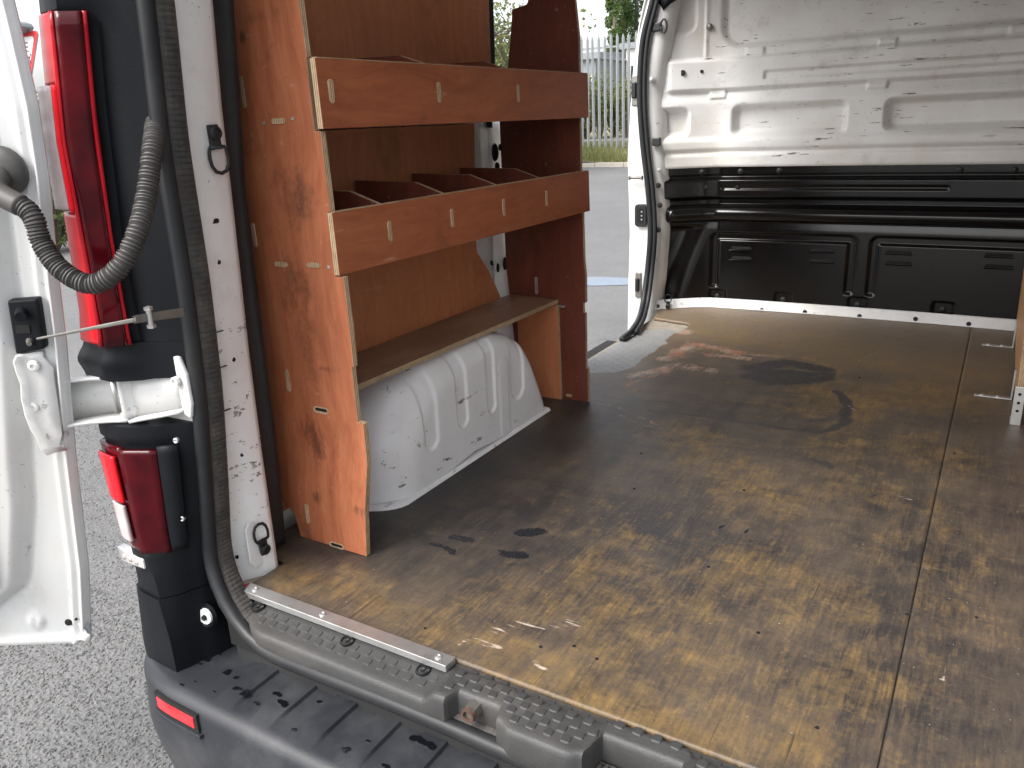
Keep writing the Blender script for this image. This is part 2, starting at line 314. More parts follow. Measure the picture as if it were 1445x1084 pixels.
MAT = dict(
    white=m_paint('white van paint', gam=.4), pillar=m_paint('scuffed white jamb paint', base=(.78, .785, .785), gam=.34, scr=.535, along=(1, 1, 1.6)),
    bulk=m_paint('grimy white bulkhead paint', base=(.80, .80, .79), grime=(.56, .51, .42), gam=.6, scr=.555, along=(.35, 1, 2.5), scuff=(.13, .10, .085)),
    arch=m_paint('scratched white wheel arch paint', base=(.86, .86, .87), gam=.2, scr=.565, along=(1, .45, 1.6), scuff=(.12, .085, .07)),
    door=m_paint('white door paint', base=(.61, .62, .62), gam=.28, scr=.58), 
    black=m_simple('black bulkhead paint', (.004, .0036, .0036), .17, var=.4, scale=4, bump=.04, bscale=14, dust=(.016, .013, .011), dustamt=.2, spec=.4),
    trim=m_simple('dark grey lamp trim plastic', (.0075, .0085, .0105), .45, var=.2, scale=6, bump=.12, bscale=400, dust=(.015, .017, .02), dustamt=.25, spec=.15),
    bumper=m_simple('grey bumper plastic', (.026, .028, .033), .40, var=.3, scale=9, bump=.12, bscale=350, dust=(.12, .12, .122), dustamt=.6, spec=.4),
    rubber=m_simple('black rubber seal', (.017, .018, .020), .42, var=.3, scale=15, bump=.05, bscale=90, dust=(.06, .057, .052), dustamt=.25, spec=.3),
    ribrub=m_simple('dusty ribbed rubber', (.035, .033, .031), .75, var=.4, scale=60, bump=.2, dust=(.14, .12, .10), dustamt=.5),
    boot=m_simple('grey rubber conduit', (.060, .056, .053), .55, var=.2, scale=20, bump=.05),
    sill=m_simple('grey textured sill plastic', (.040, .040, .040), .55, var=.25, scale=12, bump=.2, bscale=300, dust=(.11, .10, .088), dustamt=.5),
    alu=m_simple('aluminium angle', (.62, .62, .61), .38, .85, var=.2, scale=30, bump=.05, dust=(.4, .38, .35), dustamt=.4),
    zinc=m_simple('zinc plated steel', (.55, .55, .54), .4, .8, var=.3, scale=60, bump=.05),
    steel=m_simple('dull steel', (.22, .21, .19), .45, .7, var=.35, scale=50, bump=.1),
    rust=m_simple('rusty steel', (.085, .050, .034), .8, .2, var=.5, scale=80, bump=.3),
    hole=m_simple('dark hole', (.006, .006, .006), .9, bump=0),
    ring=m_simple('black lashing ring steel', (.018, .018, .019), .4, .3, bump=.1),
    under=m_simple('underbody black', (.02, .02, .02), .8),
    ply=m_ply('orange plywood face', (.54, .195, .090), (.29, .080, .035), 'z', stain=.85, spots=[(P((440, 610), Y=1.02), .035, .075, .6), (P((447, 705), Y=1.02), .022, .03, .55), (P((500, 720), Y=1.02), .03, .02, .5), (P((343, 52), Y=1.02), .014, .02, .75), (P((403, 109), Y=1.02), .012, .003, .7), (P((360, 25), Y=1.02), .05, .02, .3), (P((455, 520), Y=1.02), .04, .012, .4)]),
    plyf=m_ply('reddish plywood face', (.43, .132, .050), (.25, .067, .026), 'y', stain=.4),
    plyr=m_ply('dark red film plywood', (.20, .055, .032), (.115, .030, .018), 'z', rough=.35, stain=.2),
    plyb=m_ply('brown plywood back', (.60, .235, .105), (.41, .138, .058), 'z', stain=.45),
    plys=m_ply('dirty plywood shelf', (.52, .33, .21), (.35, .20, .115), 'y', stain=.5, dirty=.5),
    plyp=m_ply('pale plywood face', (.62, .36, .17), (.46, .23, .10), 'z', stain=.25),
    step=m_simple('pale grey step plate', (.25, .25, .245), .6, var=.2, scale=15, bump=.2, bscale=200, dust=(.34, .32, .29), dustamt=.5),
    edge=m_edge(), edgeh=m_edge(False), floor=m_floor(), asphalt=m_asphalt(), chip=m_chip(),
    red=m_lens('bright red lens', (.62, .004, .012), (.86, .02, .03)), dred=m_lens('dark red lens', (.035, .002, .004), (.10, .004, .008), rough=.07),
    clear=m_lens('clear ribbed lens', (.40, .31, .31), (.62, .53, .52), rough=.15), lamp=m_simple('clear marker lens', (.5, .5, .48), .15, coat=1.0),
    mred=m_lens('mid red lens', (.25, .004, .010), (.42, .010, .016)), refl=m_lens('red reflector', (.75, .02, .03), (.9, .06, .07), 500),
    galv=m_simple('galvanised steel', (.27, .285, .295), .5, .35, var=.15, scale=8, bump=.05),
    kerb=m_simple('concrete kerb', (.40, .365, .32), .85, var=.2, scale=6, bump=.2, bscale=60),
    soil=m_simple('verge soil and turf', (.20, .175, .10), .95, var=.4, scale=3, bump=.5, bscale=25),
    blue=m_simple('worn blue paint', (.19, .235, .29), .75, var=.3, scale=22, dust=(.23, .225, .22), dustamt=1.0),
    bark=m_simple('bark', (.14, .12, .095), .9, var=.3, scale=8, bump=.4, bscale=30),
    leafa=m_leaf('poplar leaves', (.055, .10, .022), (.12, .18, .045)), leafb=m_leaf('yellowing tree leaves', (.07, .11, .03), (.20, .20, .06)),
    leafc=m_leaf('shrub leaves', (.045, .09, .02), (.13, .15, .045)), grass=m_leaf('grass blades', (.11, .15, .04), (.30, .29, .12)),
    signw=m_simple('white sign face', (.78, .78, .77), .4, bump=0, var=.05), signr=m_simple('red sign border', (.55, .03, .035), .4, bump=0), signk=m_simple('black lettering', (.02, .02, .02), .5, bump=0),
    signg=m_simple('grey sign back', (.3, .3, .3), .6, bump=0), yellow=m_simple('yellow plastic', (.75, .68, .02), .45, bump=0), wall=m_simple('pale cladding', (.72, .72, .71), .6, var=.06, scale=2, bump=0),
    wallg=m_simple('grey cladding', (.20, .215, .235), .6, var=.08, scale=2, bump=0), glass=m_simple('dark vehicle glass', (.02, .035, .05), .08, bump=0, coat=1.0), tyre=m_simple('tyre rubber', (.02, .02, .02), .8),
)
print('materials', len(MAT))

# ------------------------------------------------------------------ ground, road edge, verge
def sheet(name, x0, x1, y0, y1, z, mat, **t):
    return tag(MB().poly([(x0, y0, z), (x1, y0, z), (x1, y1, z), (x0, y1, z)]).obj(name, mat), kind='structure', **t)
ground = sheet('ground', -400, 400, -400, 400, GROUND, MAT['asphalt'])

def chippings():
    """stones standing proud of the tarmac, only where the photo shows them one by one"""
    V = []; F = []; n = 0
    for (x0, x1, y0, y1, cnt) in ((-3.2, -1.0, -.1, 1.2, 25000), (-4.4, -1.45, 1.2, 2.6, 16000), (-2.8, -1.2, 2.6, 4.6, 6000)):
        xs = rng.uniform(x0, x1, cnt); ys = rng.uniform(y0, y1, cnt); s = rng.uniform(.0028, .0065, cnt); a = rng.uniform(0, 6.28, cnt); el = rng.uniform(.5, 1, cnt)
        for i in range(cnt):
            ca, sa = math.cos(a[i]) * s[i], math.sin(a[i]) * s[i]; e = el[i]; h = s[i] * .55; k = .45
            x, y = xs[i], ys[i]; b = len(V)
            V += [(x + ca, y + sa, GROUND - .001), (x - sa * e, y + ca * e, GROUND - .001), (x - ca, y - sa, GROUND - .001), (x + sa * e, y - ca * e, GROUND - .001),
                  (x + ca * k, y + sa * k, GROUND + h), (x - sa * e * k, y + ca * e * k, GROUND + h * .9), (x - ca * k * 1.2, y - sa * k * 1.2, GROUND + h * .75), (x + sa * e * k, y - ca * e * k, GROUND + h)]
            F += [(b, b + 1, b + 5, b + 4), (b + 1, b + 2, b + 6, b + 5), (b + 2, b + 3, b + 7, b + 6), (b + 3, b, b + 4, b + 7), (b + 4, b + 5, b + 6, b + 7)]
    me = bpy.data.meshes.new('stone_chippings'); me.from_pydata(V, [], F); me.materials.append(MAT['chip'])
    return tag(link('stone_chippings', me), 'pale stone chippings bedded in the grey tarmac beside the van', 'chippings', kind='stuff')
chippings()

KY = 22.0
road_mark = MB()
a, b = P((815, 392), Z=GROUND), P((815, 403), Z=GROUND); dirx = P((885, 392), Z=GROUND) - a; dirx /= np.linalg.norm(dirx)
wv = [(t, .02 * math.sin(t * 9) + random.uniform(-.015, .015)) for t in np.linspace(-3.5, 3.0, 40)]
A = np.array([[a + dirx * t + np.array([0, o, .004]) for t, o in wv], [b + dirx * t + np.array([0, -o, .004]) for t, o in wv]])
road_mark.grid(A).obj('painted_line', MAT['blue'], ground)

verge = MB(); vx = np.linspace(-60, 40, 60)
verge.grid([[(x, y, z + .06 * math.sin(x * 1.3 + y)) for x in vx] for y, z in ((KY + .13, GROUND + .10), (KY + .7, GROUND + .24), (KY + 1.6, GROUND + .50), (KY + 5, GROUND + .8), (KY + 30, GROUND + 1.2))])
tag(verge.obj('verge_bank', MAT['soil'], smooth=True), kind='structure')
kerb = bpy.data.objects.new('kerb', None); COL.objects.link(kerb); kerb.location = (-10, KY, GROUND); tag(kerb, kind='structure')
ks = MB().box(-.455, .455, 0, .15, -.05, .13).obj('kerb_stone', MAT['kerb'], bevel=.015)
ks.parent = kerb
for i in range(-12, 13):
    o = ks if i == -12 else ks.copy()
    if i != -12: COL.objects.link(o); o.parent = kerb
    o.location = (i * .92, 0, random.uniform(-.008, .004))
gm = MB()
for i in range(16000):
    x, y = random.uniform(-18, -7), KY + .17 + abs(random.gauss(0, 1)) * 1.1; z = GROUND + float(np.interp(y - KY, [.13, .7, 1.6, 5], [.1, .24, .5, .8])) + .06 * math.sin(x * 1.3 + y) - .02
    h = random.uniform(.06, .22); a = random.uniform(0, 6.28); q = .012
    gm.poly([(x - q * math.cos(a), y - q * math.sin(a), z), (x + q * math.cos(a), y + q * math.sin(a), z), (x + random.uniform(-.07, .07), y + random.uniform(-.07, .07), z + h)])
def fast(mb, name, mats, parent=None):
    me = bpy.data.meshes.new(name); me.from_pydata(mb.v, [], mb.f)
    for m in (mats if isinstance(mats, list) else [mats]): me.materials.append(m)
    if max(mb.m) > 0: me.polygons.foreach_set('material_index', mb.m)
    return link(name, me, parent)
tag(fast(gm, 'verge_grass', MAT['grass']), 'patchy green and yellow grass on the bank below the palisade fence', 'grass', kind='stuff')

# palisade fence along the far road
FY = KY + 1.5
ftop, fbot = P((850, 49), Y=FY)[2], P((850, 214), Y=FY)[2]
pitch = P((850, 100), Y=FY)[0] - P((841.6, 100), Y=FY)[0]
fence = thing('palisade_fence', 'grey galvanised palisade fence with pointed pales on the far verge', 'fence', (-11, FY, fbot))
pm = MB(); pw = .043
prof = [(-pw, .012), (-pw * .45, .0), (-.006, -.014), (.006, -.014), (pw * .45, 0), (pw, .012), (pw, .017), (.004, -.008), (-.004, -.008), (-pw, .017)]
hgt = ftop - fbot
pm.prism([(x, y, 0) for x, y in prof], [(x, y, hgt - .12) for x, y in prof]); pm.prism([(x, y, hgt - .12) for x, y in prof], [(x * .12, y * .3, hgt) for x, y in prof])
pale = pm.obj('pale', MAT['galv'])
pale.parent = fence
for i in range(-34, 34):
    o = pale if i == -34 else pale.copy()
    if i != -34: COL.objects.link(o); o.parent = fence
    o.location = (i * pitch, 0, random.uniform(-.03, .03)); o.rotation_euler = (0, random.gauss(0, .006), 0)
for z in (.32, hgt - .38):
    MB().box(-11 - 35 * pitch, -11 + 35 * pitch, FY + .02, FY + .06, fbot + z, fbot + z + .05).obj('rail', MAT['galv'], fence)
for i in (-24, -9, 6, 21):
    MB().box(-11 + i * pitch - .05, -11 + i * pitch + .05, FY + .061, FY + .13, fbot - .3, ftop - .25).obj('fence_post', MAT['galv'], fence)

# far side of the fence: pale units, trees
ux = P((856, 100), Y=48)[0]
def building(x0, x1, y0, y1, h, mwall, label, strips):
    b = thing('industrial_unit', label, 'building', ((x0 + x1) / 2, y0, GROUND))
    MB().box(x0, x1, y0, y1, GROUND, h).obj('wall', mwall, b)
    MB().prism([(x0 - .3, y0 - .3, h), (x1 + .3, y0 - .3, h), (x1 + .3, y1, h), (x0 - .3, y1, h)], [(x0 - .3, y0 - .3, h + .35), (x1 + .3, y0 - .3, h + .35), (x1 - .5, y1, h + 1), (x0 + .5, y1, h + 1)]).obj('roof', MAT['wallg'], b)
    for i in range(strips):
        xx = x0 + (i + .5) * (x1 - x0) / strips
        wn = MB().box(xx - .55, xx + .55, y0 - .06, y0 + .02, h - 1.9, h - .9).obj('window', MAT['wall'], b); MB().box(xx - .47, xx + .47, y0 - .075, y0 - .062, h - 1.8, h - 1.0).obj('pane', MAT['glass'], wn)
zt = P((856, 78), Y=48)[2]
building(ux - 9, ux + .2, 46, 60, zt - .3, MAT['wallg'], 'low grey industrial unit with dark windows beyond the palisade fence', 6)
building(ux + .4, ux + 9, 50, 64, zt + .4, MAT['wall'], 'low white clad unit beyond the palisade fence', 5)

def leaves(mb, c, r, n, size, shape=None):
    for _ in range(n):
        p = rng.normal(size=3); p /= np.linalg.norm(p); p = p * r * rng.uniform(.25, 1) ** .5 + c
        u = rng.normal(size=3); u /= np.linalg.norm(u); v = np.cross(u, rng.normal(size=3)); v /= np.linalg.norm(v)
        s = size * rng.uniform(.6, 1.3); mb.poly([p - u * s, p + v * s * .55, p + u * s, p - v * s * .55])
def poplar(x, y, h, r, label):
    t = thing('poplar_tree', label, 'tree', (x, y, GROUND), 'poplars beyond the fence'); tr = MB()
    tr.tube([(x, y, GROUND), (x + .1, y, h * .4), (x, y, h * .95)], [.28, .17, .03], 8)
    lm = MB()
    for k in range(70):
        z = GROUND + 1.2 + (h - 1.5) * k / 70; rr = r * math.sin(math.pi * min(1, (k / 70) ** .6 * .93 + .05)) ** .7; a = random.uniform(0, 6.28); d = rr * random.uniform(.2, .8)
        c = np.array([x + d * math.cos(a), y + d * math.sin(a), z]); tr.tube([(x, y, z - 1.0), (x + (c[0] - x) * .5, y + (c[1] - y) * .5, z - .4), tuple(c)], [.05, .03, .01], 5)
        leaves(lm, c, np.array([rr * .5, rr * .5, .6]), 230, .13)
    tr.obj('trunk', MAT['bark'], t, smooth=True); fast(lm, 'crown', MAT['leafa'], t)
for px, yy, h, r, lb in ((866, 72, 24, .8, 'slim young poplar beside the taller poplars behind the fence'), (878, 74, 30, 1.35, 'tall columnar poplar between two others behind the fence'), (897, 76, 28, 1.3, 'tall columnar poplar half hidden by the side door pillar')):
    poplar(P((px, 50), Y=yy)[0], yy, h, r, lb)

def branchy(px, yy):
    x = P((px, 60), Y=yy)[0]; t = thing('loose_crowned_tree', 'loose crowned tree with bare curving limbs seen through the rack gap', 'tree', (x, yy, GROUND)); tr = MB(); lm = MB()
    b0 = np.array([x, yy, GROUND]); top = b0 + [.2, 0, 3.2]; tr.tube([b0, b0 + [.05, 0, 1.6], top], [.22, .18, .14], 8)
    for k in range(20):
        a = k * 2.4 + .3; ln = random.uniform(1.2, 2.2); up = random.uniform(.35, 1.1); z0 = random.uniform(.1, 1.) 
        s = b0 + (top - b0) * (.55 + .45 * z0); d = np.array([math.cos(a), math.sin(a), 0]) * ln
        pts = [s, s + d * .35 + [0, 0, up * ln * .28], s + d * .7 + [0, 0, up * ln * .55], s + d + [0, 0, up * ln * .62]]
        tr.tube(pts, [.075, .05, .03, .012], 6)
        for q in range(7):
            e = pts[1] + (pts[3] - pts[1]) * random.random(); f_ = e + rng.normal(size=3) * [.8, .8, .55]; tr.tube([e, (e + f_) / 2 + [0, 0, .12], f_], [.018, .012, .005], 4)
            leaves(lm, f_, np.array([.55, .55, .4]), 55, .06)
    tr.obj('trunk', MAT['bark'], t, smooth=True); fast(lm, 'crown', MAT['leafb'], t)
branchy(655, 19)
yp = P((719, 92), Y=20.5); yb = thing('marker_post', 'bright yellow marker post standing before the far fence', 'post', (yp[0], 20.5, GROUND))
MB().box(yp[0] - .07, yp[0] + .07, 20.46, 20.54, GROUND, yp[2] + .2).obj('post_body', MAT['yellow'], yb, bevel=.01); MB().box(yp[0] - .1, yp[0] + .1, 20.43, 20.57, GROUND, GROUND + .06).obj('foot', MAT['kerb'], yb)

# left background: give way sign, shrubs, parked van
sp = P((30, 78), Y=7.2); fx_ = Matrix.Rotation(math.radians(-52), 3, 'Z') @ Vector((CAM[0] - sp[0], CAM[1] - sp[1], 0)).normalized(); sx = Vector((-fx_.y, fx_.x, 0)); up = Vector((0, 0, 1))
sign = thing('give_way_sign', 'triangular white give way sign with red border on a grey post', 'sign', (sp[0], 7.2, GROUND)); so_ = Vector((sp[0], sp[1], sp[2]))
def tri(w, off, name, mat, thick):
    h = w * .866; r = .05 * w; pts = []
    for cx, cz, a0 in ((w / 2 - r * 1.7, h * .38 - r, -30), (-(w / 2 - r * 1.7), h * .38 - r, 90), (0, -h * .62 + 2 * r, 210)):
        for k in range(6):
            a = math.radians(a0 + 24 * k); pts.append(so_ + sx * (cx + r * math.cos(a)) + up * (cz + r * math.sin(a)))
    MB().prism([p + fx_ * off for p in pts], [p + fx_ * (off + thick) for p in pts]).obj(name, mat, sign)
SW = .92
tri(SW + .02, -.012, 'sign_back', MAT['signg'], .01); tri(SW, -.002, 'border', MAT['signr'], .004); tri(SW * .78, .002, 'sign_face', MAT['signw'], .003)
for txt, dz, sz in (('GIVE', .035, .19), ('WAY', -.125, .19)):
    cu = bpy.data.curves.new('lettering', 'FONT'); cu.body = txt; cu.size = sz; cu.align_x = 'CENTER'; cu.extrude = .001; cu.materials.append(MAT['signk'])
    tmp = bpy.data.objects.new('lettering', cu); COL.objects.link(tmp); bpy.context.view_layer.update()
    me = bpy.data.meshes.new_from_object(tmp.evaluated_get(bpy.context.evaluated_depsgraph_get())); bpy.data.objects.remove(tmp)
    o = bpy.data.objects.new('lettering', me); COL.objects.link(o); o.parent = sign
    mw = Matrix((( sx.x, 0, fx_.x, 0), (sx.y, 0, fx_.y, 0), (0, 1, 0, 0), (0, 0, 0, 1))); mw.translation = so_ + fx_ * .0065 + up * dz
    o.matrix_basis = Matrix.Translation(sign.location).inverted() @ mw
MB().tube([(sp[0] - fx_.x * .05, sp[1] - fx_.y * .05, GROUND), (sp[0] - fx_.x * .05, sp[1] - fx_.y * .05, sp[2] + .55)], .038, 12).obj('post', MAT['galv'], sign, smooth=True)
hd = so_ + up * .36
MB().prism([hd + sx * (.32 * math.cos(t)) + up * (.10 * math.sin(t)) - fx_ * .05 for t in np.linspace(0, 6.1, 16)], [hd + sx * (.32 * math.cos(t)) + up * (.10 * math.sin(t)) + fx_ * .16 for t in np.linspace(0, 6.1, 16)]).obj('lamp_hood', MAT['galv'], sign)

bz = GROUND
for px, py, yy, hh, rr, lb in ((75, 330, 5.9, 1.0, .62, 'low leafy shrub at the front of the planted border'), (70, 300, 6.6, 1.5, .7, 'middling shrub in the planted border behind the low one'), (62, 260, 7.0, 2.1, .45, 'tall narrow shrub at the back of the planted border')):
    c = P((px, py), Y=yy); t = thing('leafy_shrub', lb, 'shrub', (c[0], yy, GROUND), 'shrubs in the border'); lm = MB(); tr = MB()
    for k in range(34):
        a = random.uniform(0, 6.28); e = np.array([c[0] + rr * random.uniform(.1, .9) * math.cos(a), yy + rr * random.uniform(.1, .9) * math.sin(a), GROUND + hh * random.uniform(.15, .95)])
        tr.tube([(c[0], yy, GROUND), ((c[0] + e[0]) / 2, (yy + e[1]) / 2, (GROUND + e[2]) / 2 + .1), e], [.02, .013, .006], 4); leaves(lm, e, np.array([.24, .24, .2]), 130, .035)
    tr.obj('stem', MAT['bark'], t); fast(lm, 'foliage', MAT['leafc'], t)
for k, px in enumerate((805, 828, 846, 868, 885)):
    yy = FY + 2.2 + .5 * (k % 2); c = P((px, 180), Y=yy); zb_g = GROUND + .62; hh = (1.9, 1.5, 2.1, 1.6, 2.0)[k]
    t = thing('straggly_bush', ('straggly green bush behind the fence, at the end beside the rack', 'short straggly bush second from the rack, behind the fence', 'tallest straggly bush, midway along the row behind the fence', 'short straggly bush between the tallest and the pillar-side bush behind the fence', 'straggly bush behind the fence partly hidden by the side door pillar')[k], 'bush', (c[0], yy, zb_g), 'bushes behind the fence'); lm = MB(); tr = MB()
    for q_ in range(22):
        a = random.uniform(0, 6.28); e = np.array([c[0] + .75 * random.random() * math.cos(a), yy + .6 * random.random() * math.sin(a), zb_g + hh * random.uniform(.2, 1)]); tr.tube([(c[0], yy, zb_g), ((c[0] + e[0]) / 2, (yy + e[1]) / 2, (zb_g + e[2]) / 2 + .15), e], [.03, .02, .008], 4); leaves(lm, e, np.array([.32, .32, .28]), 60, .05)
    tr.obj('stem', MAT['bark'], t); fast(lm, 'foliage', MAT['leafb'], t)
pc = P((52, 215), Y=8.2)
pv = thing('parked_van', 'white van parked beyond the shrubs in the border', 'van', (pc[0] - .5, 9.0, GROUND))
prof = [(0, .35), (0, 1.0), (.35, 1.15), (.95, 1.25), (1.75, 2.2), (4.9, 2.28), (5.05, 2.0), (5.1, .35)]
x0 = pc[0] + 1.6
def vp(y): return [(x0 - a_, y, GROUND + b_) for a_, b_ in prof]
MB().prism(vp(8.3), vp(10.1)).obj('body', MAT['white'], pv, bevel=.06)
MB().prism([(x0 - 1.0, 8.45, GROUND + 1.32), (x0 - 1.0, 9.95, GROUND + 1.32), (x0 - 1.66, 9.85, GROUND + 2.12), (x0 - 1.66, 8.55, GROUND + 2.12)], [(x0 - .98, 8.45, GROUND + 1.34), (x0 - .98, 9.95, GROUND + 1.34), (x0 - 1.64, 9.85, GROUND + 2.14), (x0 - 1.64, 8.55, GROUND + 2.14)]).obj('windscreen', MAT['glass'], pv)
MB().prism([(x0 - 1.25, 8.285, GROUND + 1.35), (x0 - 2.25, 8.285, GROUND + 1.35), (x0 - 2.25, 8.285, GROUND + 2.0), (x0 - 1.75, 8.285, GROUND + 2.0)], [(x0 - 1.25, 8.297, GROUND + 1.35), (x0 - 2.25, 8.297, GROUND + 1.35), (x0 - 2.25, 8.297, GROUND + 2.0), (x0 - 1.75, 8.297, GROUND + 2.0)]).obj('side_window', MAT['glass'], pv)
def wheel(parent, c, ax, r, wd):
    w_ = MB().disc(c, ax, [(r * .62, -wd / 2), (r * .93, -wd / 2), (r, -wd / 2 + .03), (r, wd / 2 - .03), (r * .93, wd / 2), (r * .62, wd / 2)], 28).obj('wheel', MAT['tyre'], parent, smooth=True, autos=40)
    MB().disc(c, ax, [(.001, wd * .25), (r * .2, wd * .28), (r * .55, wd * .12), (r * .63, wd * .42), (r * .63, -wd * .42), (r * .2, -wd * .3), (.001, -wd * .3)], 28).obj('rim', MAT['zinc'], w_, smooth=True)
for wx in (.95, 4.1):
    for wy in (8.42, 9.98): wheel(pv, (x0 - wx, wy, GROUND + .33), (0, -1, 0), .33, .2)

# ================================================================== the van
XC = -.41
van = thing('panel_van', 'white panel van with open rear doorway, grimy interior and dark bumper', 'van', (XC, 2.4, GROUND))
def mir(A): A = np.array(A, float).copy(); A[..., 0] = 2 * XC - A[..., 0]; return A

def grid_obj(name, A, mats, parent=van, solid=0, smooth=True, autos=None, offset=-1):
    return MB().grid(A).obj(name, mats, parent, smooth=smooth, solid=solid, autos=autos, offset=offset)

# --- edges read from the photo, each in the plane it stands in
jamb_out = track([(240, 0), (262, 200), (275, 300), (300, 500), (312, 640), (318, 780), (325, 830)], .84)
jamb_in = track([(300, 0), (313, 150), (330, 300), (352, 500), (370, 640), (390, 780)], .92)
ret_in = track([(328, 0), (345, 270), (390, 640), (403, 770)], .97)
lamp_out = track([(52, 20), (63, 130), (71, 200), (87, 294), (110, 440), (113, 520), (130, 585), (137, 615), (180, 765), (188, 810), (200, 905)], .722)
lamp_cr = track([(77, 20), (95, 200), (115, 306), (145, 470), (150, 528), (166, 622), (198, 766), (216, 822), (240, 905)], .712)
lamp_in = track([(125, 20), (137, 150), (160, 330), (185, 473), (221, 614), (240, 754), (262, 870)], .742)
seal_x = track([(210, 0), (232, 200), (265, 400), (285, 560), (295, 700), (300, 800)], .80)

# --- inner jamb of the rear doorway
zz = np.linspace(-.035, 1.34, 90)
def jamb_rows(z):
    xo, xi = jamb_out(z), jamb_in(z); return [(xo - .012, .812, z), (xo - .006, .826, z), (xo + .004, .834, z), (xo + .003, .845, z), (xo * .5 + xi * .5 + .001, .88, z), (xi, .908, z), (xi - .004, .918, z), (xi - .02, .922, z)]
J = np.array([jamb_rows(z) for z in zz])
jamb = grid_obj('rear_jamb', J, MAT['pillar'], solid=.004, offset=1)
grid_obj('rear_jamb', mir(J), MAT['pillar'], solid=.004, offset=1)
Rr = np.array([[(jamb_in(z) - .018, .925, z), (jamb_in(z) - .03, .94, z), (ret_in(z) - .004, .962, z), (ret_in(z), .972, z), (ret_in(z) - .05, 1.0, z)] for z in zz[3:]])
grid_obj('jamb_return', Rr, MAT['rubber'], solid=.004); grid_obj('jamb_return', mir(Rr), MAT['rubber'], solid=.004)

def on_jamb(p):
    """pixel on the jamb face, which runs between the two jamb edges"""
    best = None
    for y in np.linspace(.835, .915, 60):
        q = P(p, Y=y); t = (y - .84) / .08; x = float(jamb_out(q[2]) * (1 - t) + jamb_in(q[2]) * t)
        if best is None or abs(q[0] - x) < best[0]: best = (abs(q[0] - x), q)
    q = best[1].copy(); q[0] += .004; return q
for p, r in (((275, 118), .0042), ((289, 255), .0042), ((306, 370), .004), ((327, 507), .004), ((339, 641), .004), ((333, 785), .004)):
    MB().disc(on_jamb(p) + [.0015, 0, 0], (1, 0, 0), [(.0001, 0), (r, 0), (r * 1.15, -.006)], 14).obj('bolt_hole', MAT['hole'], jamb)
q = on_jamb((300, 312)) + [.0015, 0, 0]
MB().prism([q + np.array([0, .008 * (1 if abs(a) < 1.6 else -1) * .6 + .004 * math.cos(a), .004 * math.sin(a)]) for a in np.linspace(-math.pi, math.pi * .95, 18)], [q + np.array([-.006, .004 * math.cos(a), .004 * math.sin(a)]) for a in np.linspace(-math.pi, math.pi * .95, 18)]).obj('slot_hole', MAT['hole'], jamb)

def lashing(q, nrm, down, parent=van, s=1.0, mat=None):
    """folding D-ring on a riveted strap"""
    n = Vector(nrm).normalized(); d = Vector(down).normalized(); u = n.cross(d); c = Vector(q) + n * .004; m = mat or MAT['ring']
    o = MB().prism([c + u * x * s + d * z * s - n * .003 for x, z in ((-.009, -.012), (.009, -.012), (.009, .016), (.012, .022), (-.012, .022), (-.009, .016))], [c + u * x * s + d * z * s + n * .005 for x, z in ((-.009, -.012), (.009, -.012), (.009, .016), (.012, .022), (-.012, .022), (-.009, .016))]).obj('lashing_ring', m, parent, bevel=.002)
    MB().disc(c + n * .005, n, [(.011 * s, 0), (.0105 * s, .004), (.006 * s, .006), (.005 * s, .003), (.0001, .003)], 14).obj('rivet', m, o, smooth=True, autos=40)
    pts = [(-.013, .021), (.013, .021), (.015, .027), (.016, .036), (.0145, .047), (.009, .056), (0, .059), (-.009, .056), (-.0145, .047), (-.016, .036), (-.015, .027), (-.013, .021)]
    MB().tube([c + u * x * s + d * z * s + n * .004 for x, z in pts], .0029 * s, 8).obj('d_ring', m, o, smooth=True)
lashing(on_jamb((296, 188)), (1, -.1, 0), (.0, .05, -1), s=1.05)
lashing(on_jamb((366, 772)) + [.004, 0, 0], (1, -.1, 0), (.0, -.1, 1), s=.95)
# raised pad behind the lower ring
c = on_jamb((364, 762)) + [-.0005, 0, 0]
pad = [(c[0] + .0005, c[1] + a_ * .030, c[2] + b_ * .048) for a_, b_ in ((-1, -.7), (-.7, -1), (.7, -1), (1, -.7), (1, .7), (.7, 1), (-.7, 1), (-1, .7))]
MB().prism(pad, [(x + .003, y, z) for x, y, z in pad]).obj('ring_pad', MAT['pillar'], van, bevel=.0025)

# --- rubber seal round the doorway: bulb and ribbed carrier
zz2 = np.linspace(1.34, .06, 60)
side = [np.array([float(seal_x(z)), .795, z]) for z in zz2]
crn = [P((302, 815), Y=.79), P((312, 845), Y=.78), P((328, 880), Y=.778), P((352, 908), Y=.774)]
base = [np.array([x, .768, -.060 + .004 * math.sin(x * 7)]) for x in np.linspace(-1.0, XC, 30)]
half = side + crn + base
def smooth_path(pts, it=3):
    p = np.array(pts)
    for _ in range(it): p[1:-1] = p[1:-1] * .5 + (p[:-2] + p[2:]) * .25
    return p
half = smooth_path(half, 4)
full = np.vstack([half, mir(half)[::-1][1:]])
seal = MB().tube([tuple(p) for p in full], .0135, 14).obj('door_seal', MAT['rubber'], van, smooth=True)
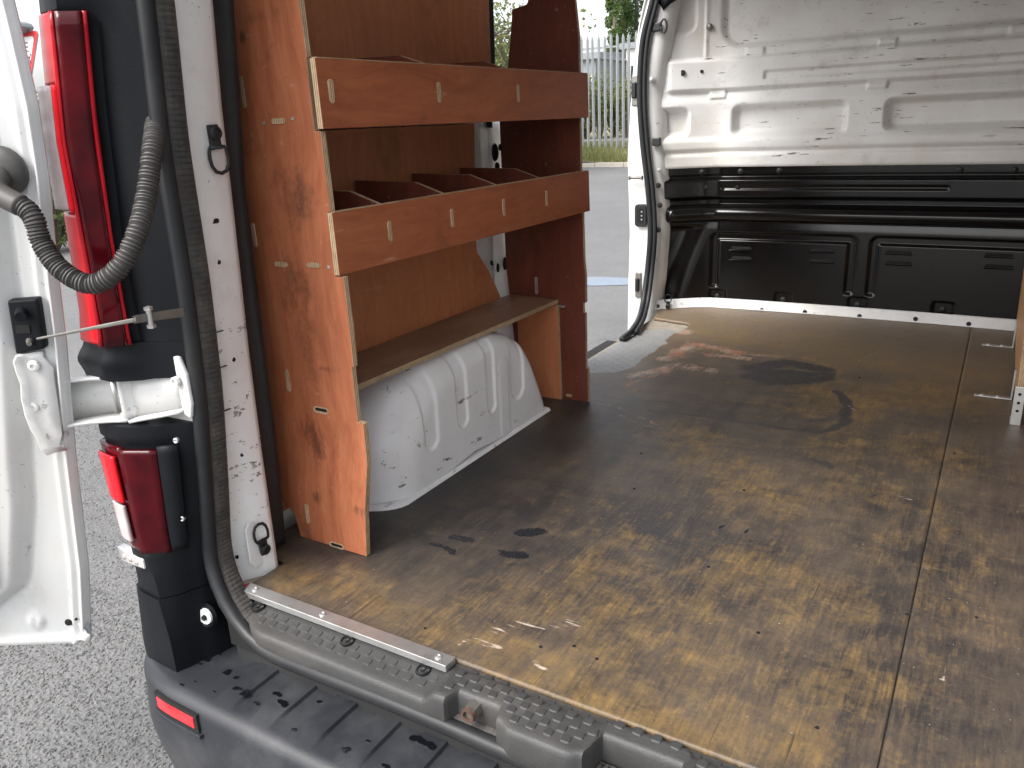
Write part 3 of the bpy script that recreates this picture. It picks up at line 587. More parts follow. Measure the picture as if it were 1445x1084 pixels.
# ribbed carrier strip lies on the cabin side of the bulb
rb = []; arc = np.concatenate([[0], np.cumsum(np.linalg.norm(np.diff(full, axis=0), axis=1))]); npt = int(arc[-1] / .0022)
dense = np.stack([np.interp(np.linspace(0, arc[-1], npt), arc, full[:, k]) for k in range(3)], 1)
for i, p in enumerate(dense):
    t = dense[min(i + 1, npt - 1)] - dense[max(i - 1, 0)]; t /= np.linalg.norm(t); inn = np.cross(t, [0, -1, 0]); inn /= np.linalg.norm(inn)
    if inn @ (np.array([XC, .8, .6]) - p) < 0: inn = -inn
    k = .0009 * (1 if (i // 2) % 2 else 0)
    yv = np.array([0, 1, 0]); low = 1 if abs(t[2]) > .5 else 0
    rb.append([p + inn * .008 + yv * .008, p + inn * (.011 + k) + yv * .016, p + inn * (.012 + k) + yv * .025, p + inn * (.011 + k) + yv * .034, p + inn * .006 + yv * .040])
MB().grid(np.array(rb)).obj('seal_carrier', MAT['ribrub'], seal, solid=.003, offset=-1)

# --- lamp tower: dark trim, two lamps, marker
def tower(z, inset=0.0):
    xo, xc, xi, xs = float(lamp_out(z)), float(lamp_cr(z)), float(lamp_in(z)), float(seal_x(z))
    return [(xo - .06 + inset, .93, z), (xo - .022 + inset, .79 + inset, z), (xo + .003 + inset, .730 + inset, z), (xo * .8 + xc * .2, .720 + inset, z), (xo * .45 + xc * .55, .716 + inset, z), (xc - .006, .714 + inset, z), (xc + .004, .714 + inset, z),
            (xc * .5 + xi * .5, .724 + inset, z), (xi, .742 + inset, z), (xi * .85 + xs * .15, .757, z), (xi * .45 + xs * .55, .772, z), (xs - .004, .788, z), (xs, .81, z)]
def tower_part(z0, z1, ins, n, name='lamp_trim', flare=0.0):
    zs = np.linspace(z0, z1, n); rows = []
    for z in zs:
        r = np.array(tower(z, ins(z))); 
        rows.append(r)
    A = np.array(rows)
    if flare:
        k = np.exp(-((zs - (z0 + z1) / 2) / (abs(z1 - z0) * .28)) ** 2) * flare
        A[:, 1:8, 1] -= k[:, None] * .7; A[:, 1:5, 0] -= k[:, None] * .6
    # closed ends
    cap0 = A[0].copy(); cap0[:, 1] = np.maximum(cap0[:, 1], .86); cap1 = A[-1].copy(); cap1[:, 1] = np.maximum(cap1[:, 1], .86)
    A = np.concatenate([[cap0], A, [cap1]])
    o = grid_obj(name, A, MAT['trim'], autos=38); grid_obj(name, mir(A), MAT['trim'], autos=38); return o
Lt, Lb = .972, .487
lt_ins = lambda z: .014 if Lb < z < Lt else 0.0
tower_part(1.34, .4995 - .012 + 0.0, lambda z: .014 if z < Lt else 0.0, 50)
tower_part(Lb, .425, lambda z: 0.0, 12, flare=.012)
tower_part(.345, .02, lambda z: .006 if .105 < z < .318 else 0.0, 40)
tower_part(.018, -.155, lambda z: -.004, 14, 'corner_trim')

def lens(rows_fn, z0, z1, mat, name, parent, thick=.010, n=26):
    A = np.array([rows_fn(z) for z in np.linspace(z0, z1, n)])
    return MB().grid(A).obj(name, mat, parent, smooth=True, solid=thick, offset=-1, autos=40)
def seg(z, a, b, k=5, proud=0.0):
    """points across the outer (0..1) and inner (1..2) lamp faces"""
    xo, xc, xi = float(lamp_out(z)), float(lamp_cr(z)), float(lamp_in(z)); out = []
    for t in np.linspace(a, b, k):
        if t < 0: x, y = xo + .03 * t, .724 - .16 * t
        elif t <= 1: x, y = xo + (xc - xo) * t, .723 + (.712 - .723) * t - .004 * math.sin(math.pi * t)
        else: x, y = xc + (xi - xc) * (t - 1), .712 + .030 * (t - 1)
        out.append((x - .0, y - proud, z))
    return out
tl = thing('tail_lamp', None, None); tl.parent = van; tl.matrix_parent_inverse = parent_world(van).inverted()
tl['label'] = 'tall upper tail lamp with red and clear lenses'
lens(lambda z: seg(z, -.08, .95, 9), Lt, .880, MAT['red'], 'red_lens', tl)
lens(lambda z: seg(z, .10, .82, 7, .0015), .877, .702, MAT['clear'], 'clear_lens', tl)
lens(lambda z: seg(z, -.08, .10, 4), .878, .698, MAT['clear'], 'clear_lens', tl)
lens(lambda z: seg(z, .82, .95, 3), .878, .698, MAT['red'], 'red_lens', tl)
lens(lambda z: seg(z, -.08, .95, 9), .696, Lb, MAT['red'], 'red_lens', tl)
lens(lambda z: seg(z, .97, 1.03, 4, .002), Lt, Lb, MAT['mred'], 'lens_ridge', tl, .006)
lens(lambda z: seg(z, 1.05, 1.84, 6), Lt, Lb, MAT['dred'], 'dark_red_lens', tl)
lens(lambda z: seg(z, 1.87, 2.0, 3, .001), Lt, Lb, MAT['mred'], 'lens_edge', tl, .008)
lens(lambda z: seg(z, .16, .76, 7, .0045), .862, .715, MAT['clear'], 'lens_panel', tl, .004)
ll = thing('tail_lamp', None, None); ll.parent = van; ll.matrix_parent_inverse = parent_world(van).inverted()
ll['label'] = 'short lower tail lamp with red and clear lenses'
lens(lambda z: seg(z, -.1, 1.0, 9), .305, .110, MAT['dred'], 'dark_red_lens', ll)
lens(lambda z: seg(z, 1.02, 2.0, 6), .305, .110, MAT['dred'], 'dark_red_lens', ll)
lens(lambda z: seg(z, .14, .84, 7, .003), .290, .205, MAT['red'], 'red_lens', ll, .006)
lens(lambda z: seg(z, .18, .80, 7, .003), .198, .130, MAT['clear'], 'clear_lens', ll, .006)
# blanking plate beside the lower lamp, with its two screws
def plate_row(z):
    xi, xs = float(lamp_in(z)), float(seal_x(z)); return [(xi + .001, .740, z), (xi * .7 + xs * .3, .752, z), (xi * .42 + xs * .58, .762, z)]
pl = MB().grid(np.array([plate_row(z) for z in np.linspace(.312, .112, 16)])).obj('blanking_plate', MAT['trim'], van, smooth=True, solid=.008, offset=-1, autos=40)
for p in ((248, 622), (257, 732)):
    MB().disc(P(p, Y=.7535), (0.3, -1, 0), [(.005, -.004), (.005, .001), (.0035, .002), (.0015, .001), (.0001, .001)], 12).obj('screw', MAT['zinc'], pl, smooth=True, autos=40)
q = P((235, 678), Y=.750)
MB().poly([q + np.array([x, -.0025, z]) for x, z in ((-.002, .022), (.004, .018), (.005, .005), (.002, -.008), (.001, -.022), (-.002, -.02), (-.003, 0), (-.005, .01))]).obj('paint_scrape', MAT['zinc'], pl, solid=.001)
c0, c1, c2, c3 = P((168, 769), Y=.735), P((205, 788), Y=.717), P((208, 802), Y=.717), P((175, 790), Y=.735)
mk = MB().prism([c0 + [0, .012, 0], c1 + [0, .012, 0], c2 + [0, .012, 0], c3 + [0, .012, 0]], [c0 - [0, .006, 0], c1 - [0, .006, 0], c2 - [0, .006, 0], c3 - [0, .006, 0]]).obj('marker_lamp', MAT['lamp'], van, bevel=.003)
for t in (.25, .5, .75):
    cc = (c0 + c3) / 2 * (1 - t) + (c1 + c2) / 2 * t; MB().disc(cc - [0, .006, 0], (0, -1, 0), [(.0055, 0), (.005, .002), (.0001, .0025)], 12).obj('led_lens', MAT['clear'], mk, smooth=True)
# white post behind the hinge gap
A = np.array([[(float(lamp_out(z)) + .02, .85, z), (float(lamp_out(z)) + .03, .80, z), (float(lamp_cr(z)) + .02, .782, z), (float(seal_x(z)) - .005, .787, z), (float(seal_x(z)) + .004, .83, z)] for z in np.linspace(.47, .30, 10)])
grid_obj('hinge_post', A, MAT['white'], solid=.004); grid_obj('hinge_post', mir(A), MAT['white'], solid=.004)

# --- rear door, swung well past square, and its hardware
DD = np.array([-.857, -.5155, 0.]); edge_px = [(10, 0), (20, 40), (45, 150), (60, 250), (75, 400), (85, 480), (100, 650), (118, 800), (122, 895)]
door_x = track(edge_px, .677)
DN = np.array([.513, -.853, -.097])
def DP(u, z, d=0.0): return np.array([float(door_x(z)), .677, z]) + DD * u + DN * d
def on_door(p):
    lo = None
    for z in np.linspace(-.15, 1.1, 500):
        y = .677; q0 = np.array([float(door_x(z)), y, z]); r = RC @ np.array([p[0] - PW / 2, p[1] - PH / 2, FPX]); t = (z - CAM[2]) / r[2] if abs(r[2]) > 1e-6 else 1e9
        q = CAM + r * t; e = abs((q - q0) @ np.array([-DD[1], DD[0], 0]))
        if t > 0 and (lo is None or e < lo[0]): lo = (e, float((q - q0) @ DD), z)
    return lo[1], lo[2]
us = np.concatenate([np.linspace(0, .26, 66), np.linspace(.27, .66, 40)]); dz = np.linspace(-.115, 1.33, 150)
U, Z = np.meshgrid(us, dz, indexing='ij')
crease = np.interp(Z, [-.2, -.02, .03, .2, .5, .8, 1.3], [.30, .16, .105, .075, .055, .06, .06])
disp = .010 * (1 - ss(.004, .010, U)) + .004 * band(.018, .026, .004, U) + .022 * ss(0, .03, U - crease) - .005 * band(-.006, .002, .003, U - crease)
disp += .006 * (1 - ss(-.112, -.098, Z)) + .012 * (1 - ss(-.075, -.04, Z)) * ss(.02, .05, U) * 0
pw_ = rbox(U, Z, crease + .095, .9, .03, 1.5, .07); disp -= .03 * (1 - ss(-.03, .0, pw_))
rr = np.hypot(U - .095, Z + .062); disp += .005 * (1 - ss(.012, .02, rr)) - .003 * (1 - ss(.004, .008, rr))
Dg = np.zeros(U.shape + (3,)); Ex = door_x(Z)
cr = np.clip(.045 - U, 0, 1) * 0
Dg[..., 0] = Ex + DD[0] * U + DN[0] * disp; Dg[..., 1] = .677 + DD[1] * U + DN[1] * disp; Dg[..., 2] = Z + DN[2] * disp
# rounded lower hinge corner
kk = np.clip((.03 - U) / .03, 0, 1); lowz = -.115 + .03 * (1 - np.sqrt(np.clip(1 - kk ** 2, 0, 1))); Dg[..., 2] = np.maximum(Dg[..., 2], lowz)
door = grid_obj('rear_door', Dg, MAT['door'], solid=.018, offset=1)
door['label'] = 'open white rear door with pressed inner skin'
# dark inner trim pad
pd = []
for u in np.linspace(0, 1, 30):
    pd.append([DP(.148 + .45 * u, -.005 + (1.3) * v + .05 * (1 - min(1, u * 6)) * (1 - min(1, v * 14)), .027) for v in np.linspace(0, 1, 40)])
MB().grid(np.array(pd)).obj('window_surround', MAT['rubber'], door, smooth=True, solid=.006)
u_, z_ = on_door((97, 878)); MB().disc(DP(u_, z_, .004), DN, [(.0001, .0012), (.0055, .0012), (.0075, -.002)], 14).obj('drain_hole', MAT['hole'], door)
u_, z_ = on_door((108, 873)); MB().disc(DP(u_, z_, .004), DN, [(.0001, .001), (.002, .001), (.003, -.002)], 10).obj('drain_hole', MAT['hole'], door)

# check strap housing and its bar
u_, z_ = on_door((46, 455)); hb = DP(u_, z_, .012); e1 = -DD; e2 = np.array([.15, 0, .99])
def hp(a_, b_, d): return hb + e1 * a_ + e2 * b_ + DN * d
hs_ = MB().prism([hp(a_, b_, -.01) for a_, b_ in ((-.026, -.048), (.022, -.040), (.022, .044), (-.026, .042))], [hp(a_, b_, .006) for a_, b_ in ((-.026, -.048), (.022, -.040), (.022, .044), (-.026, .042))]).obj('check_housing', MAT['trim'], door, bevel=.004)
MB().tube([hp(-.008, .022, .0), hp(.004, .021, .026)], [.010, .008], 12).obj('stud', MAT['trim'], door, smooth=True, autos=40)
MB().tube([hp(-.002, -.026, .0), hp(.006, -.026, .018)], [.007, .0035], 10).obj('stud', MAT['steel'], door, smooth=True, autos=40)
MB().prism([hp(-.018, -.012, .0065), hp(.004, -.012, .0065), hp(.004, .002, .0065), hp(-.018, .002, .0065)], [hp(-.018, -.012, .0075), hp(.004, -.012, .0075), hp(.004, .002, .0075), hp(-.018, .002, .0075)]).obj('slot', MAT['hole'], door)
b0 = hp(.016, -.020, .012); b1 = P((193, 451), Y=.692); b2 = P((256, 441), Y=.775)
bar = MB().prism([b0 + [0, .002, -.002], b0 + [0, -.002, -.002], b0 + [0, -.002, .002], b0 + [0, .002, .002]], [b1 + [0, .002, -.0035], b1 + [0, -.002, -.0035], b1 + [0, -.002, .0035], b1 + [0, .002, .0035]]).obj('check_strap', MAT['steel'], van, bevel=.0015)
MB().prism([b1 + [-.004, .004, -.006], b1 + [-.004, -.004, -.006], b1 + [-.004, -.004, .006], b1 + [-.004, .004, .006]], [b2 + [0, .005, -.007], b2 + [0, -.005, -.007], b2 + [0, -.005, .007], b2 + [0, .005, .007]]).obj('strap_yoke', MAT['steel'], bar, bevel=.003)
jm = b1 * .72 + b2 * .28
MB().tube([jm + [0, 0, -.013], jm + [0, 0, .013]], .004, 10).obj('strap_pin', MAT['zinc'], bar, smooth=True, autos=40)
MB().disc(jm + [0, 0, .011], (0, 0, 1), [(.0065, 0), (.0065, .005), (.0001, .007)], 6).obj('strap_nut', MAT['zinc'], bar); MB().disc(jm + [0, 0, -.011], (0, 0, -1), [(.0065, 0), (.0065, .005), (.0001, .007)], 6).obj('strap_nut', MAT['zinc'], bar)

# hinge: pressed channel arm, knuckle, pin and two bolted plates
hz = .385
ha = P((62, 575), Y=.665); hk = P((180, 560), Y=.742); hq = P((258, 545), Y=.782)
hinge = thing('door_hinge', None, None); hinge.parent = van; hinge.matrix_parent_inverse = parent_world(van).inverted(); hinge['label'] = 'white painted strap hinge between door and lamp tower'
def arm_pts(t): # path of the arm from door to knuckle
    return ha * (1 - t) + hk * t + np.array([0, (.010) * math.sin(math.pi * t), .006 * math.sin(math.pi * t)])
ts = np.linspace(0, 1, 16); hh_ = .036
MB().grid(np.array([[arm_pts(t) + [0, .026, -hh_], arm_pts(t) + [0, .026, hh_]] for t in ts])).obj('arm_web', MAT['white'], hinge, smooth=True, solid=.005)
for s in (-1, 1):
    MB().grid(np.array([[arm_pts(t) + [0, .028, s * hh_], arm_pts(t) + [0, -.026 * (1 - .55 * t) - .006 * math.sin(math.pi * t), s * (hh_ + .002)]] for t in ts])).obj('arm_flange', MAT['white'], hinge, smooth=True, solid=.005)
MB().tube([P((157, 528), Y=.722), P((168, 582), Y=.722)], .0048, 12).obj('hinge_pin', MAT['zinc'], hinge, smooth=True)
kc = P((183, 558), Y=.752)
MB().grid(np.array([[kc + np.array([.020 * math.sin(a) , -.020 * math.cos(a), z]) for z in (-.037, -.02, .02, .037)] for a in np.linspace(-1.2, 1.7, 14)])).obj('knuckle', MAT['white'], hinge, smooth=True, solid=.004)
MB().grid(np.array([[hk * (1 - t) + hq * t + np.array([0, .006, s]) for s in (-.036, .036)] for t in np.linspace(0, 1, 6)])).obj('body_leaf', MAT['white'], hinge, smooth=True, solid=.005)
MB().grid(np.array([[hk * (1 - t) + hq * t + np.array([0, .006, -.036]), hk * (1 - t) + hq * t + np.array([0, -.018, -.039])] for t in np.linspace(.1, 1, 6)])).obj('leaf_flange', MAT['white'], hinge, smooth=True, solid=.005)
MB().disc(P((211, 538), Y=.7635), (0, -1, 0), [(.0001, .001), (.0055, .001), (.0065, -.003)], 12).obj('bolt_hole', MAT['hole'], hinge)
pq = P((257, 545), Y=.775)
MB().prism([pq + np.array([x, .0, z]) for x, z in ((-.012, -.052), (.006, -.056), (.014, -.03), (.014, .02), (.002, .050), (-.012, .05))], [pq + np.array([x, .008, z]) for x, z in ((-.012, -.052), (.006, -.056), (.014, -.03), (.014, .02), (.002, .050), (-.012, .05))]).obj('body_plate', MAT['white'], hinge, bevel=.003)
MB().disc(P((250, 538), Y=.772), (0, -1, 0), [(.009, 0), (.009, .006), (.005, .007), (.004, .003), (.0001, .003)], 8).obj('bolt', MAT['white'], hinge)
# plate bolted to the door, wavy outline, lip turned out
wav = [(.000, .085), (.006, .075), (.004, .055), (.000, .035), (.003, .01), (.001, -.02), (-.004, -.045), (-.012, -.065), (-.016, -.085), (-.026, -.095)]
u_, z_ = on_door((57, 560)); wb = lambda a_, b_, d: DP(u_ - .0 , z_, .010) + e1 * a_ + e2 * b_ + DN * d
MB().grid(np.array([[wb(-a_ - .012, b_, .016), wb(-a_ - .004, b_, .006), wb(-a_ + .012, b_, .0), wb(.036 if abs(b_) < .07 else .024, b_, .0)] for a_, b_ in wav])).obj('door_plate', MAT['white'], hinge, smooth=True, solid=.004)
for p in ((57, 510), (56, 568), (72, 614)):
    u_, z_ = on_door(p); MB().disc(DP(u_, z_, .014), DN, [(.0095, 0), (.0095, .005), (.007, .0065), (.0045, .007), (.004, .003), (.0001, .003)], 10).obj('bolt', MAT['white'], hinge, smooth=True, autos=35)

# corrugated wiring conduit between door and body
u_, z_ = on_door((12, 240)); g0 = DP(u_, z_, .012)
path = [g0, DP(*on_door((25, 262)), .05), P((42, 300), Y=.625), P((60, 345), Y=.625), P((88, 382), Y=.63), P((130, 401), Y=.645), P((168, 378), Y=.67), P((193, 330), Y=.70), P((207, 275), Y=.735), P((214, 220), Y=.76), P((218, 185), Y=.785), P((221, 160), Y=.81)]
def spline(pts, n):
    pts = np.array(pts); pp = np.vstack([2 * pts[0] - pts[1], pts, 2 * pts[-1] - pts[-2]]); out = []
    for i in range(1, len(pp) - 2):
        for t in np.linspace(0, 1, n, endpoint=False):
            a_, b_, c_, d_ = pp[i - 1:i + 3]; out.append(.5 * ((2 * b_) + (-a_ + c_) * t + (2 * a_ - 5 * b_ + 4 * c_ - d_) * t * t + (-a_ + 3 * b_ - 3 * c_ + d_) * t ** 3))
    return np.array(out + [pts[-1]])
sp_ = spline(path, 40); al = np.concatenate([[0], np.cumsum(np.linalg.norm(np.diff(sp_, axis=0), axis=1))])
def resample(step): k = int(al[-1] / step); return np.stack([np.interp(np.linspace(0, al[-1], k), al, sp_[:, j]) for j in range(3)], 1)
rp = resample(.0017); sl_ = np.linspace(0, al[-1], len(rp)); smooth_end = .16 * al[-1]
pr = .0047
rad = np.where(sl_ < smooth_end, .0158, .0122 + .0024 * (np.mod(sl_ / pr, 1) < .55))
conduit = MB().tube([tuple(p) for p in rp], list(rad), 18).obj('wiring_conduit', MAT['boot'], van, smooth=True, autos=35)
MB().disc(g0 - DN * .004, DN, [(.036, 0), (.035, .006), (.028, .011), (.018, .016), (.0001, .017)], 22).obj('grommet', MAT['boot'], conduit, smooth=True)

# --- bumper: ribbed step, rounded lip, wrap-round corners
def bump_row(x):
    """section at x: from under the seal, across the step, over the lip, down the face"""
    e = abs(x - XC); k = np.clip((e - .74) / .19, 0, 1); yb = .662 + .008 * (e / .9) ** 2 + .115 * (1 - math.sqrt(max(0, 1 - k ** 2)))
    g_ = ((x - XC) / (.047)) % 2.0; rib = .006 if (g_ < 1) and e < .68 else 0.0
    zt = -.128 - .004 * (e / .9); yi = .86
    pts = [(x, yi + .02, zt - .004)]
    for t in np.linspace(0, 1, 9): pts.append((x, yi + (yb + .028 - yi) * t, zt + rib * (1 if 0 < t < 1 else 0) * (1 - ss(.9, 1, t))))
    for a in np.linspace(0, 1, 7)[1:]: pts.append((x, yb + .028 - .028 * math.sin(a * math.pi / 2), zt - .028 * (1 - math.cos(a * math.pi / 2))))
    dpt = .0
    for z in np.linspace(-.175, -.40, 14)[0:]: pts.append((x, yb + .10 * max(0, (-z - .25)) + .006 * math.sin((z + .175) * 20), zt + .128 + z))
    pts.append((x, yb + .12, -.42)); return pts
xsb = [XC - .925 + .0012 * i for i in range(0, 60)] 
edges_ = sorted(set([round(XC + k * (.047) + d, 5) for k in range(-14, 15) for d in (-.0014, .0014)]))
xs_ = sorted(set(list(np.round(XC + .929 * np.sin(np.linspace(-math.pi / 2, math.pi / 2, 120)), 5)) + edges_))
rows = [bump_row(x) for x in xs_]
bumper = grid_obj('rear_bumper', rows, MAT['bumper'], autos=50)
for s in (-1, 1):
    xe = XC + s * .929; r0 = np.array(bump_row(xe)); A = np.array([r0 + [0, dy, 0] for dy in (0, .1, .25)]); A[:, :, 0] += s * np.array([0, .004, .006])[:, None]
    grid_obj('bumper_end', A, MAT['bumper'], bumper, autos=50)
ra, rb_ = P((222, 975), Y=.672), P((285, 1030), Y=.672)
rx0, rx1 = ra[0], rb_[0]; rz = P((255, 1003), Y=.672)[2]
def face_y(x):
    return bump_row(x)[18][1]
def strip(x0, x1, z0, z1, pr_, mat, name, parent, th=.006):
    xx = list(np.linspace(x0, x1, 12))
    return MB().prism([(x, face_y(x) - pr_, z0) for x in xx] + [(x, face_y(x) - pr_, z1) for x in xx[::-1]], [(x, face_y(x) + th, z0) for x in xx] + [(x, face_y(x) + th, z1) for x in xx[::-1]]).obj(name, mat, parent, bevel=.001)
strip(rx0 - .006, rx1 + .006, rz - .019, rz + .019, .001, MAT['hole'], 'reflector_recess', bumper, .01)
strip(rx0 + .004, rx1 - .002, rz - .009, rz + .013, .003, MAT['refl'], 'reflector', bumper, .004)
strip(rx0 - .012, rx1 + .012, rz - .026, rz - .018, .005, MAT['bumper'], 'recess_lip', bumper, .01)
# towing eye cover in the corner trim
q = P((293, 868), Y=.775)
MB().disc(q, (.1, -1, .1), [(.024, .0), (.021, .006), (.018, .003), (.0001, .003)], 20).obj('grommet_cup', MAT['trim'], van, smooth=True, autos=40)
MB().disc(q + [.001, -.004, .001], (.1, -1, .1), [(.016, 0), (.015, .004), (.0001, .005)], 18).obj('white_plug', MAT['white'], van, smooth=True, autos=40)
MB().disc(q + [.003, -.009, .001], (.1, -1, .1), [(.006, 0), (.005, .004), (.0001, .004)], 6).obj('bolt', MAT['hole'], van)
# wet spots lying on the step
wet = m_simple('water film', (.006, .007, .009), .04, bump=0, coat=1.0); wet.node_tree.nodes['Principled BSDF'].inputs['Roughness'].default_value = .03
for px, r in (((293, 930), .012), ((320, 948), .015), ((335, 956), .013), ((282, 936), .006), ((275, 961), .004), ((335, 975), .013), ((346, 982), .017), ((362, 992), .010), ((392, 983), .014), ((400, 996), .018), ((450, 990), .008), ((416, 1030), .010), ((488, 1062), .013), ((302, 975), .004), ((545, 1082), .012), ((256, 965), .006), ((310, 921), .008), ((520, 1050), .006), ((590, 1048), .022), ((606, 1056), .02)):
    c = P(px, Z=-.1285); n = 26; ph = random.uniform(0, 6)
    g_ = ((c[0] - XC) / (.047)) % 2.0; c[2] = -.128 - .004 * (abs(c[0] - XC) / .9) + (.006 if g_ < 1 and abs(c[0] - XC) < .66 else 0) + .0008
    pts = [c + np.array([math.cos(a) * r * .55, math.sin(a) * r * .38, 0]) * (1 + .28 * math.sin(2 * a + ph) + .16 * math.sin(3 * a + 2 * ph) + .08 * math.sin(5 * a)) for a in np.linspace(0, 2 * math.pi, n, endpoint=False)]
    MB().prism(pts, [p * .25 + c * .0 + (p * .75) + np.array([0, 0, .0012]) for p in pts]).obj('water_spot', wet, bumper)

# --- treaded sill cover over the rear sill
def sill_front(x):
    e = abs(x - XC); y = .768
    y = y + .05 * ss(.60, .715, e)
    notch = band(-.612, -.530, .005, x) * .024 + band(-.385, -.262, .005, x) * .045
    return y + notch - .010 * band(-.51, -.40, .008, x)
def sill_top(x, t):
    e = abs(x - XC); lift = .008 * (1 - ss(.225, .25, e)); return -.006 - .016 * t * (1 - (1 - ss(.225, .25, e)) * .7) + lift * ss(.1, .3, t)
xs_s = np.unique(np.round(np.concatenate([np.linspace(XC - .715, XC + .715, 180), [XC + s * v for s in (-1, 1) for v in (.222, .252)], [c_ + d_ for c_ in (-.612, -.530, -.385, -.262) for d_ in (-.005, -.002, .002, .005)]]), 5))
rows = []
for x in xs_s:
    yf = float(sill_front(x)); r = [(x, .8425, -.012)]
    for t in np.linspace(0, 1, 10): r.append((x, .8415 + (yf - .8415) * t, float(sill_top(x, t))))
    zf = float(sill_top(x, 1)); r += [(x, yf - .004, zf - .003), (x, yf - .006, zf - .010), (x, yf - .007, zf - .040), (x, yf + .0, zf - .055)]
    rows.append(r)
sill = grid_obj('sill_cover', rows, MAT['sill'], autos=45)
MB().box(XC - .72, XC + .72, .79, .80, -.10, -.045).obj('sill_gap', MAT['hole'], sill)
stm = MB().prism([(.0078 * math.copysign(abs(math.cos(a)) ** .5, math.cos(a)), .0075 * math.copysign(abs(math.sin(a)) ** .5, math.sin(a)), -.001) for a in np.linspace(.2, 2 * math.pi + .2, 12, endpoint=False)],
                 [(.0062 * math.copysign(abs(math.cos(a)) ** .5, math.cos(a)), .006 * math.copysign(abs(math.sin(a)) ** .5, math.sin(a)), .0011) for a in np.linspace(.2, 2 * math.pi + .2, 12, endpoint=False)])
st0 = stm.obj('tread_stud', MAT['sill']); first = True
for i in range(52):
    for j in range(5):
        x = XC - .69 + .0272 * i + (.0136 if j % 2 else 0); e = abs(x - XC); t = .2 + .22 * j
        yf = float(sill_front(x)); y = .8325 - .0142 * j
        if y < yf + .010 or .222 < e < .252 or e > .685 or (y > .806 and x < -.636 and x > -1.2): continue
        t = (.8415 - y) / (.8415 - yf)
        o = st0 if first else st0.copy()
        if not first: COL.objects.link(o)
        first = False
        o.parent = sill; o.location = (x, y, float(sill_top(x, t)) + .0005); o.rotation_euler = (.2 * (1 if e > .25 else .05), 0, random.uniform(-.1, .1))
for p in ((364, 857), (490, 905), (597, 946)):
    q = P(p, Z=-.012); q[2] += .001
    MB().disc(q, (0, -.1, 1), [(.0125, -.002), (.012, .002), (.009, .003), (.008, .0005), (.004, .0005), (.0035, .0025), (.0001, .0028)], 16).obj('fixing_bolt', MAT['ring'], sill, smooth=True, autos=40)
q = P((664, 1006), Y=.772)
MB().tube([q + [0, .03, .0], q + [0, -.004, 0]], .0125, 6).obj('striker_nut', MAT['steel'], sill); MB().disc(q + [0, -.005, 0], (0, -1, 0), [(.012, -.004), (.011, .004), (.0075, .004), (.007, -.004), (.0001, -.004)], 18).obj('striker_bush', MAT['rust'], sill, smooth=True, autos=40)
MB().box(q[0] - .044, q[0] + .046, q[1] + .0215, q[1] + .025, q[2] - .030, q[2] - .004).obj('painted_flange', MAT['pillar'], sill, bevel=.002)
# --- steel floor pan, underbody, wheels
MB().box(XC - .80, XC + .80, .852, 3.40, -.05, -.0125).obj('floor_pan', m_simple('dirty floor pan', (.30, .265, .21), .85, var=.35, scale=25, bump=.4, bscale=60, dust=(.14, .10, .07), dustamt=.7), van)
MB().box(XC - .72, XC + .72, .80, 4.9, -.36, -.052).obj('underbody', MAT['under'], van)
for s in (-1, 1):
    for y in (1.55, 4.75): wheel(van, (XC + s * .80, y, GROUND + .325), (s, 0, 0), .325, .21)

# --- body sides, roof, cab shell
def side_x(z, o=0.0):      # inner skin leaning in towards the roof
    return XC - (.865 + o) + .09 * ss(1.05, 1.5, z)
zs_b = np.concatenate([np.linspace(-.30, .0, 5), np.linspace(.05, 1.42, 26)])
for s in (-1, 1):
    def mk_side(y0, y1, o, name, mat, th, z0=-.3, zcut=None, n=24):
        A = []
        for y in np.linspace(y0, y1, n):
            A.append([(XC + s * -(float(side_x(z, o)) - XC), y, z) if s > 0 else (float(side_x(z, o)), y, z) for z in zs_b if z >= z0])
        return grid_obj(name, A, mat, solid=th, offset=0)
    ye = 1.98 if s < 0 else 3.30
    mk_side(.93, ye, .0, 'inner_side', MAT['white'], .004); mk_side(.87, ye, .10, 'outer_side', MAT['white'], .004)
    mk_side(3.30, 4.7, .10, 'cab_side', MAT['white'], .004)
A = [[(XC + u * .78, y, 1.44 - .05 * u * u - .10 * max(0, abs(u) - .85)) for u in np.linspace(-1, 1, 24)] for y in np.linspace(.76, 4.3, 20)]
grid_obj('roof', A, MAT['white'], solid=.02, offset=1)
for y in (1.25, 1.75, 2.25, 2.75): MB().box(XC - .70, XC + .70, y - .03, y + .03, 1.352, 1.385).obj('roof_bow', MAT['white'], van, bevel=.01)
A = [[(XC + u * .90, y, z) for u in np.linspace(-1, 1, 8)] for y, z in ((4.3, 1.43), (4.75, 1.15), (5.25, .62), (5.6, .45), (5.75, .1), (5.78, -.35))]
grid_obj('cab_front', A, MAT['white'], solid=.01)
A = [[(XC + u * .90, y, z) for u in (-1, 1)] for y, z in ((4.345, 1.42), (4.76, 1.16), (5.22, .66))]
MB().grid(np.array(A) + [0, -.01, .012]).obj('windscreen', MAT['glass'], van)
MB().box(XC - .70, XC + .70, .79, .90, 1.335, 1.44).obj('rear_header', MAT['white'], van, bevel=.01)

